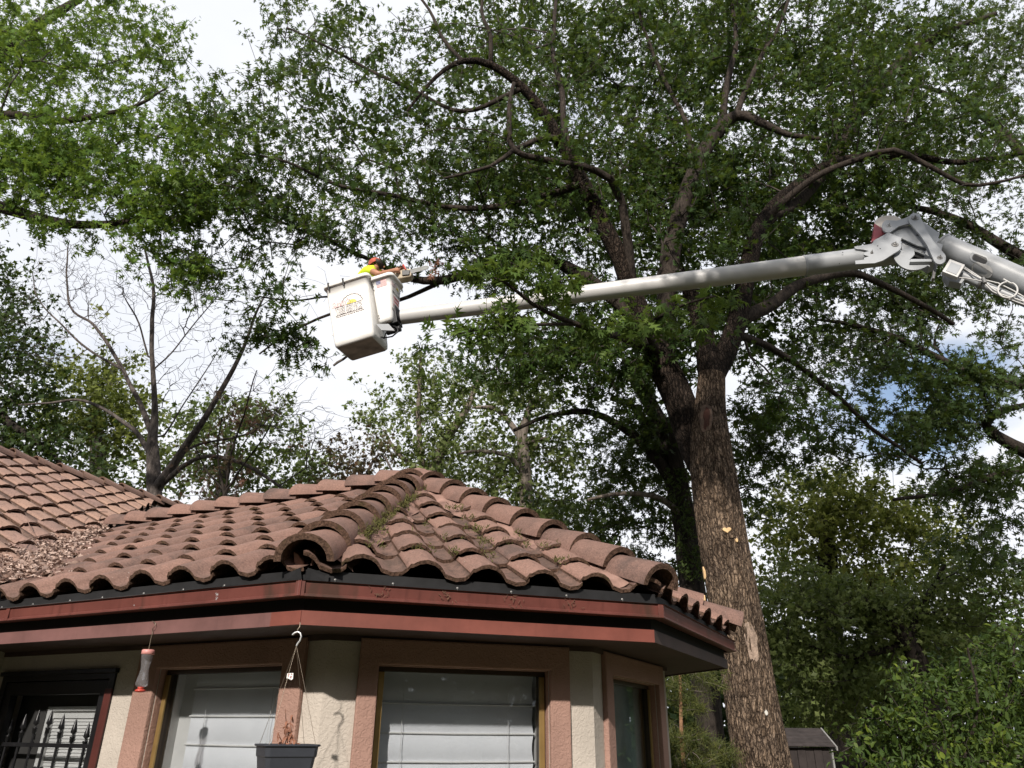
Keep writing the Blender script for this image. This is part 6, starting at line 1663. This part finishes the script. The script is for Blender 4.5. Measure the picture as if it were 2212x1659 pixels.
# ------------------------------------------------------------------ trees farther back
def back_tree(name, label, trunk, limbs, blobs, leafmat, barkmat, per=8, n=13, L=.24, sig=.62, spread=.5, bias=0.0, group=None, tpl='lite', sides=3):
    t = Tree(name, at(*trunk[0][:2], trunk[0][3]), label, group=group)
    t.limb(trunk, barkmat, .3, 12, .01, name='trunk', ground=True)
    for l in limbs: t.limb(l, barkmat, .35, 7)
    tips, dr = t.grow(blob_targets(blobs, per, sig), step=.55, r0=.005); t.twigs(M['twig'] if barkmat is not M['bark_pale'] else M['twig_dead'], sides)
    crown(t, tips, dr, n, L, spread, tpl, leafmat, bias)
    return t
back_tree('broadleaf_tree', 'dark tree mass down the far left edge above the roof', [(-60, 1150, 60, 19), (-50, 900, 50, 19), (-30, 700, 36, 19)], [[(-30, 880, 26, 19), (60, 940, 16, 19), (130, 1000, 9, 19)]],
          [(0, 620, 45, 110, 19, 1.2, 12), (30, 760, 75, 90, 19, 1.2, 18), (60, 880, 85, 65, 19.4, 1.2, 14), (110, 990, 110, 50, 19.5, 1.2, 12), (20, 960, 60, 60, 19, 1, 8)], M['leaf_dark'], M['bark_dark'], L=.22, bias=.1)
back_tree('broadleaf_tree', 'sunny yellow green tree behind the leafless fork', [(215, 1200, 40, 25), (212, 1000, 34, 25), (205, 880, 20, 25)], [],
          [(200, 800, 80, 70, 25, 1.4, 14), (260, 870, 90, 70, 25, 1.6, 16), (170, 920, 80, 70, 25, 1.6, 12), (300, 960, 70, 70, 25, 1.4, 10)], M['leaf_pale'], M['bark_dead'], L=.27, sig=.7)
back_tree('broadleaf_tree', 'thin mid green tree right of the leafless fork', [(470, 1250, 30, 23), (475, 1080, 26, 23), (500, 960, 18, 23)], [],
          [(430, 890, 70, 50, 23, 1.2, 9), (520, 900, 80, 55, 23, 1.4, 11), (620, 950, 80, 60, 23, 1.4, 11), (430, 1010, 90, 60, 23, 1.4, 12), (560, 1030, 110, 60, 23, 1.4, 14), (680, 1030, 60, 50, 23, 1.2, 7), (250, 1050, 100, 50, 23, 1.2, 10)], M['leaf_far'], M['bark_dead'], L=.24, sig=.6, n=10)
tsp = Tree('sapling', at(480, 1250, 15), 'slim dark sapling with sparse rusty leaves behind the roof valley')
tsp.limb([(478, 1180, 13.6, 15), (480, 1090, 11.2, 15), (488, 1060, 9.9, 15)], M['bark_dark'], .2, 8, name='trunk', ground=True)
for l in ([(486, 1065, 6.8, 15), (500, 980, 5.0, 15), (530, 880, 3.7, 15), (555, 800, 2.5, 15)], [(484, 1070, 6.2, 15), (470, 980, 4.3, 15.1), (480, 900, 2.5, 15.1)], [(488, 1060, 6.2, 15), (530, 1000, 4.3, 14.9), (580, 930, 3.1, 14.8), (600, 880, 1.9, 14.8)], [(486, 1062, 5.0, 15), (440, 1010, 3.1, 15.2), (420, 960, 1.9, 15.2)]): tsp.limb(l, M['bark_dark'], .2, 6)
tips, dr = tsp.grow(blob_targets([(530, 880, 90, 90, 15, .5, 10), (600, 930, 60, 70, 15, .4, 6), (460, 960, 60, 70, 15, .4, 5)], 4, .22), r0=.003); tsp.twigs(M['twig'], 3)
crown(tsp, tips[::2], dr[::2], 5, .10, .16, 'oak', M['leaf_rust'], .2)
back_tree('broadleaf_tree', 'open light green tree just behind the roof peak', [(905, 1250, 34, 24), (920, 1080, 28, 24), (960, 960, 22, 24), (1010, 880, 15, 24.2), (1040, 800, 10, 24.3)], [[(915, 1050, 16, 24), (905, 940, 12, 23.8), (905, 840, 9, 23.7), (910, 760, 6, 23.6)], [(930, 1030, 12, 24), (860, 980, 9, 24), (830, 930, 6, 24)]],
          [(880, 850, 65, 60, 24, 1.2, 13), (930, 790, 70, 40, 24, 1.2, 9), (920, 960, 60, 60, 24, 1.2, 12), (840, 920, 45, 50, 24, 1, 7), (980, 930, 60, 60, 24, 1.2, 9), (960, 1030, 70, 50, 24, 1.2, 10), (1010, 840, 60, 60, 24, 1, 8)], M['leaf_far'], M['bark_pale'], L=.23, sig=.5, bias=.28, n=10)
back_tree('broadleaf_tree', 'small dry tree with pinkish twigs left of the roof peak', [(770, 1250, 22, 22), (775, 1090, 18, 22), (780, 1010, 10, 22)], [[(776, 1060, 8, 22), (820, 980, 6, 22), (860, 1040, 4, 22)]],
          [(760, 990, 70, 50, 22, 1, 9), (720, 1030, 60, 40, 22, 1, 7), (810, 1030, 60, 50, 22, 1, 8)], M['leaf_rust'], M['bark_dead'], L=.2, sig=.5, n=8, bias=-.15)
back_tree('broadleaf_tree', 'grey stemmed tree with forked top seen right of the roof peak', [(1142, 1250, 34, 22), (1138, 1120, 30, 22), (1133, 1000, 27, 22), (1128, 940, 22, 22), (1140, 890, 14, 22), (1150, 860, 8, 22)],
          [[(1128, 950, 16, 22), (1090, 900, 12, 22), (1060, 880, 10, 21.9), (1020, 880, 6, 21.8)], [(1133, 1030, 14, 22), (1100, 985, 11, 21.9), (1040, 975, 9, 21.8), (990, 980, 5, 21.7)], [(1140, 890, 9, 22), (1170, 860, 6, 22)], [(1135, 960, 8, 22), (1180, 945, 5, 22)]],
          [(1070, 850, 70, 60, 22.5, 1.2, 9), (1160, 850, 70, 60, 22.5, 1.2, 10), (1200, 960, 80, 80, 23, 1.3, 16), (1060, 1020, 80, 60, 22.6, 1.2, 12), (1150, 1060, 100, 70, 23, 1.4, 18), (1220, 1120, 90, 60, 23, 1.3, 12), (1080, 930, 60, 50, 22.8, 1, 8)], M['leaf_far'], M['bark_pale'], L=.24, sig=.55, bias=.26, n=10)

t6 = Tree('oak_tree', at(2330, 1500, 15.5), 'dark oak leaning in from the right edge over the shrub')
g6 = at(2340, 1500, 15.5)
t6.limb([(*g6[:2], -.1, .4), (*(g6[:2]), 3.0, .34), (*at(2310, 1000, 15.5), .3), (*at(2290, 700, 15.6), .24), (*at(2280, 400, 15.8), .18)], M['bark_dark'], .3, 14, .012, name='trunk', world=True)
t6.limb([(2300, 1010, 44, 15.5), (2212, 975, 30, 15.3), (2150, 940, 24, 15.1), (2130, 915, 20, 15), (2160, 890, 16, 15), (2230, 870, 10, 15)], M['bark_limb'], .22, 10)
t6.limb([(2290, 800, 36, 15.6), (2200, 830, 24, 15.2), (2080, 800, 18, 14.8), (1960, 740, 13, 14.5), (1840, 700, 9, 14.2), (1760, 690, 5, 14)], M['bark_limb'], .22, 8)
t6.limb([(2285, 600, 34, 15.7), (2180, 540, 24, 15.6), (2060, 470, 17, 15.5), (1940, 440, 11, 15.4), (1840, 420, 6, 15.3)], M['bark_limb'], .22, 8)
t6.limb([(2280, 420, 28, 15.8), (2180, 300, 20, 15.8), (2080, 220, 13, 15.8), (1980, 180, 7, 15.7)], M['bark_limb'], .22, 8)
t6.limb([(2300, 1000, 24, 15.5), (2180, 1020, 16, 15), (2050, 1060, 11, 14.7), (1930, 1080, 7, 14.5)], M['bark_limb'], .22, 8)
B6 = [(2150, 60, 120, 100, 15.6, 1.0, 18), (2020, 330, 230, 190, 15.6, 1.6, 50), (2080, 600, 180, 140, 15.4, 1.4, 36), (1880, 640, 170, 100, 14.8, 1.2, 24), (1880, 780, 200, 80, 14.6, 1.2, 26), (2080, 830, 150, 110, 15, 1.3, 26), (2000, 950, 190, 75, 14.8, 1.2, 22), (2120, 1060, 130, 80, 15, 1.2, 14), (1790, 930, 90, 80, 14.4, .8, 8), (2140, 1190, 100, 60, 15, 1, 10), (1760, 540, 140, 110, 15, 1.0, 20), (2170, 150, 90, 120, 15.8, 1.2, 14)]
tips, dr = t6.grow(blob_targets(B6, 9, .48)); t6.twigs(M['twig'])
crown(t6, tips, dr, 11, .185, .36, 'oak', M['leaf_dark'], .12)

back_tree('broadleaf_tree', 'yellow green sunlit tree behind the trunk, under the dark boughs', [(1800, 1450, 60, 26), (1790, 1250, 44, 26), (1785, 1100, 26, 26)], [],
          [(1790, 1060, 120, 60, 26, 1.8, 24), (1720, 1150, 120, 70, 26, 1.8, 24), (1880, 1130, 130, 80, 26, 1.8, 30), (2000, 1180, 110, 80, 26, 1.8, 20), (1760, 1260, 140, 70, 26, 1.8, 26), (1930, 1270, 150, 70, 26, 1.8, 26)], M['leaf_pale'], M['bark_dark'], L=.25, sig=.75, n=14, bias=.25)
back_tree('broadleaf_tree', 'deep shaded tree with dark leaning stem behind the shed', [(2010, 1560, 50, 17), (1985, 1440, 44, 17), (1950, 1370, 36, 17), (1900, 1320, 24, 17), (1850, 1290, 14, 17)], [[(1960, 1380, 20, 17), (2000, 1300, 14, 17), (2040, 1220, 9, 17)], [(1930, 1400, 16, 17.2), (1830, 1420, 10, 17.2), (1740, 1390, 6, 17.2)]],
          [(1720, 1300, 90, 90, 17.6, 1, 20), (1850, 1330, 130, 80, 17.6, 1.1, 28), (2000, 1330, 120, 90, 17.6, 1.1, 26), (1720, 1430, 90, 80, 17.8, 1, 18), (1850, 1460, 120, 80, 18, 1.1, 24), (1760, 1540, 110, 50, 18, 1, 14), (2130, 1300, 100, 100, 17.6, 1.1, 22), (1600, 1350, 60, 100, 18.5, .8, 10)], M['leaf_far'], M['bark_dark'], L=.16, sig=.5, n=17, bias=.3)

# ------------------------------------------------------------------ shrub in the lower right corner
sh = Tree('shrub', at(2080, 1659, 8.2), 'leafy light green shrub filling the lower right corner', cat='shrub')
sh.limb([(2080, 1900, 20, 8.2), (2075, 1720, 16, 8.2), (2060, 1600, 11, 8.2), (2040, 1500, 7, 8.2)], M['bark_limb'], .15, 7, name='stem', ground=True)
for l in ([(2075, 1760, 12, 8.2), (2000, 1640, 8, 8.0), (1930, 1580, 5, 7.9), (1880, 1520, 3, 7.9)], [(2078, 1740, 12, 8.2), (2140, 1600, 8, 8.3), (2180, 1480, 6, 8.4), (2190, 1380, 4, 8.5)], [(2075, 1780, 10, 8.2), (1960, 1700, 7, 7.8), (1880, 1650, 4, 7.7)], [(2070, 1680, 9, 8.2), (2110, 1520, 6, 7.9), (2090, 1400, 4, 7.9)], [(2078, 1740, 9, 8.2), (2200, 1650, 7, 7.8), (2290, 1560, 5, 7.6)]): sh.limb(l, M['bark_limb'], .15, 6, name='stem')
BS = [(2040, 1560, 110, 100, 8.0, .5, 26), (1940, 1600, 90, 70, 7.9, .4, 16), (2130, 1480, 100, 110, 8.4, .5, 26), (2180, 1600, 90, 90, 8.0, .5, 20), (2060, 1690, 170, 70, 7.7, .5, 26), (2190, 1360, 70, 70, 8.6, .4, 10), (1990, 1460, 60, 50, 8.3, .4, 7), (2250, 1480, 60, 130, 8.3, .5, 12), (1880, 1680, 40, 60, 7.7, .3, 6)]
tips, dr = sh.grow(blob_targets(BS, 6, .15), step=.16, bf=.15, r0=.0022); sh.twigs(M['twig'], 4)
crown(sh, tips, dr, 8, .076, .14, 'oval', M['leaf_shrub'], .0)

# ------------------------------------------------------------------ little pine beside the bay
pn = Tree('pine_sapling', at(1480, 1659, 9.2), 'thin young pine with orange stem under the right eave', cat='tree')
pn.limb([(1488, 1800, 12, 9.2), (1480, 1640, 10, 9.2), (1474, 1540, 8, 9.2), (1468, 1440, 6, 9.2), (1464, 1380, 4, 9.2)], simple('orange_pine_stem', (.22, .12, .065), .9, var=.3), .15, 8, name='trunk', ground=True)
tips, dr = pn.grow(blob_targets([(1470, 1500, 40, 60, 9.2, .25, 9), (1520, 1470, 50, 25, 9.2, .25, 6), (1490, 1600, 60, 50, 9.2, .3, 11), (1540, 1630, 40, 30, 9.2, .25, 6), (1470, 1680, 60, 40, 9.2, .3, 7)], 4, .10), step=.1, bf=.05, r0=.003); pn.twigs(M['twig_dead'], 4)
T2 = np.repeat(tips, 60, 0); DD = unit(np.repeat(unit(dr), 60, 0) * .5 + RNG.normal(0, .8, (len(T2), 3))); PP = T2 + RNG.normal(0, .03, T2.shape)
sd = unit(np.cross(DD, RNG.normal(0, 1, DD.shape))) * .0022; l_ = RNG.uniform(.05, .11, len(T2))[:, None]
V = np.stack([PP - sd, PP + sd, PP + DD * l_ + sd * .6, PP + DD * l_ - sd * .6], 1).reshape(-1, 3); F = np.arange(len(V)).reshape(-1, 4)
props(link('needles', np_mesh('needles', V, F, [M['leaf_pine']], np.repeat(RNG.uniform(0, 1, len(T2)), 4)), pn.root), kind='stuff')

# ------------------------------------------------------------------ shed behind the oak
M['shed_plank'] = simple('weathered_dark_plank', (0.026, 0.020, 0.019), .9, var=.4, scale=5, bmp=.5, bscale=14)
M['shed_roof'] = simple('worn_shed_shingle', (0.035, 0.028, 0.027), .95, var=.35, scale=8, bmp=.5, bscale=30)
q0, q1 = at(1650, 1613, 15.0), at(1793, 1613, 15.0); shx = unit(v3(q1[:2] - q0[:2], 0)); shl_ = np.linalg.norm(q1[:2] - q0[:2]); shn = np.array([-shx[1], shx[0], 0])
zt = q1[2]; shed = empty('shed', v3((q0[:2] + q1[:2]) / 2, 0), 'low dark plank shed with worn shingle roof behind the oak', 'shed')
for k in range(8):
    w = shl_ / 8; mb = MB(); mb.box(v3(q0[:2], 0) + shx * w * k + shn * .01 * (k % 2), shx * (w - .008), shn * .03, Z3 * (zt - .02)); mb.build('plank', M['shed_plank'], shed)
mb = MB(); mb.box(v3(q0[:2], 0) + shn * .06, shx * shl_, shn * 1.6, Z3 * (zt - .03)); mb.build('shed_body', M['shed_plank'], shed)
zr = at(1793, 1576, 15.6)[2]
for k in range(5):
    a, b = k / 5, (k + 1) / 5; mb = MB()
    z0_, z1_ = zt + (zr - zt) * a, zt + (zr - zt) * b
    mb.prism([v3(q0[:2], z0_) - shx * .1 + shn * (.6 * a - .1), v3(q1[:2], z0_) + shx * .06 + shn * (.6 * a - .1), v3(q1[:2], z1_ + .008) + shx * .06 + shn * (.6 * b - .06), v3(q0[:2], z1_ + .008) - shx * .1 + shn * (.6 * b - .06)], Z3 * .014)
    mb.build('shingle_course', M['shed_roof'], shed)
mb = MB(); mb.box(v3(q1[:2], 0) + shx * .004 - shn * .02, shx * .03, shn * .07, Z3 * (zt - .03)); mb.prism([v3(q1[:2], zt - .06) + shx * .065 - shn * .12, v3(q1[:2], zt - .06) + shx * .09 - shn * .12, v3(q1[:2], zr - .03) + shx * .09 + shn * .5, v3(q1[:2], zr - .03) + shx * .065 + shn * .5], Z3 * .06)
mb.build('corner_trim', simple('dull_white_board', (.22, .215, .21), .8), shed)

# ------------------------------------------------------------------ far wood and ground
n = 60000
ang = RNG.uniform(0, 2 * math.pi, n); rr = RNG.uniform(34, 48, n)
rear = np.sin(ang) < -.12; rr = np.where(rear, RNG.uniform(17, 25, n), rr)
hh = np.where(rear, 10.5, 5.5) + 2.5 * np.array([mnoise.noise(Vector((math.cos(a) * 9, math.sin(a) * 9, .3))) for a in ang])
Pf = np.stack([rr * np.cos(ang), rr * np.sin(ang), RNG.uniform(0, 1, n) ** .8 * hh], 1)
props(link('distant_wood', leaf_mesh('distant_wood', Pf, RNG.normal(0, 1, (n, 3)), unit(RNG.normal(0, .7, (n, 3)) + (0, -.4, .6)), RNG.uniform(.6, 1.3, n), RNG.uniform(0, .8, n), 'lite', M['leaf_dark'])), 'dark far wood closing the view behind the yard', 'wood', kind='stuff')
m, nd, ln, bs = new_mat('lawn_and_leaf_mould')
c = mixc(nd, ln, ramp(nd, ln, noise(nd, ln, .35, 5), .42, .6), (.06, .075, .025), (.13, .10, .065)); c = mixc(nd, ln, 1.0, c, ramp(nd, ln, noise(nd, ln, 14, 4), .3, .7, (.6, .6, .6), (1.3, 1.3, 1.3)), 'MULTIPLY')
ln.new(c, bs.inputs['Base Color']); bs.inputs['Roughness'].default_value = .95; bump(nd, ln, bs, noise(nd, ln, 30, 4), .6, .03)
mb = MB(); k = 40; R_ = 260
mb.add([(-R_ + 2 * R_ * i / k, -R_ + 2 * R_ * j / k, 0) for j in range(k + 1) for i in range(k + 1)], [(j * (k + 1) + i, j * (k + 1) + i + 1, (j + 1) * (k + 1) + i + 1, (j + 1) * (k + 1) + i) for j in range(k) for i in range(k)])
props(mb.build('ground', m), kind='structure')
print('tiles', tile_count[0])
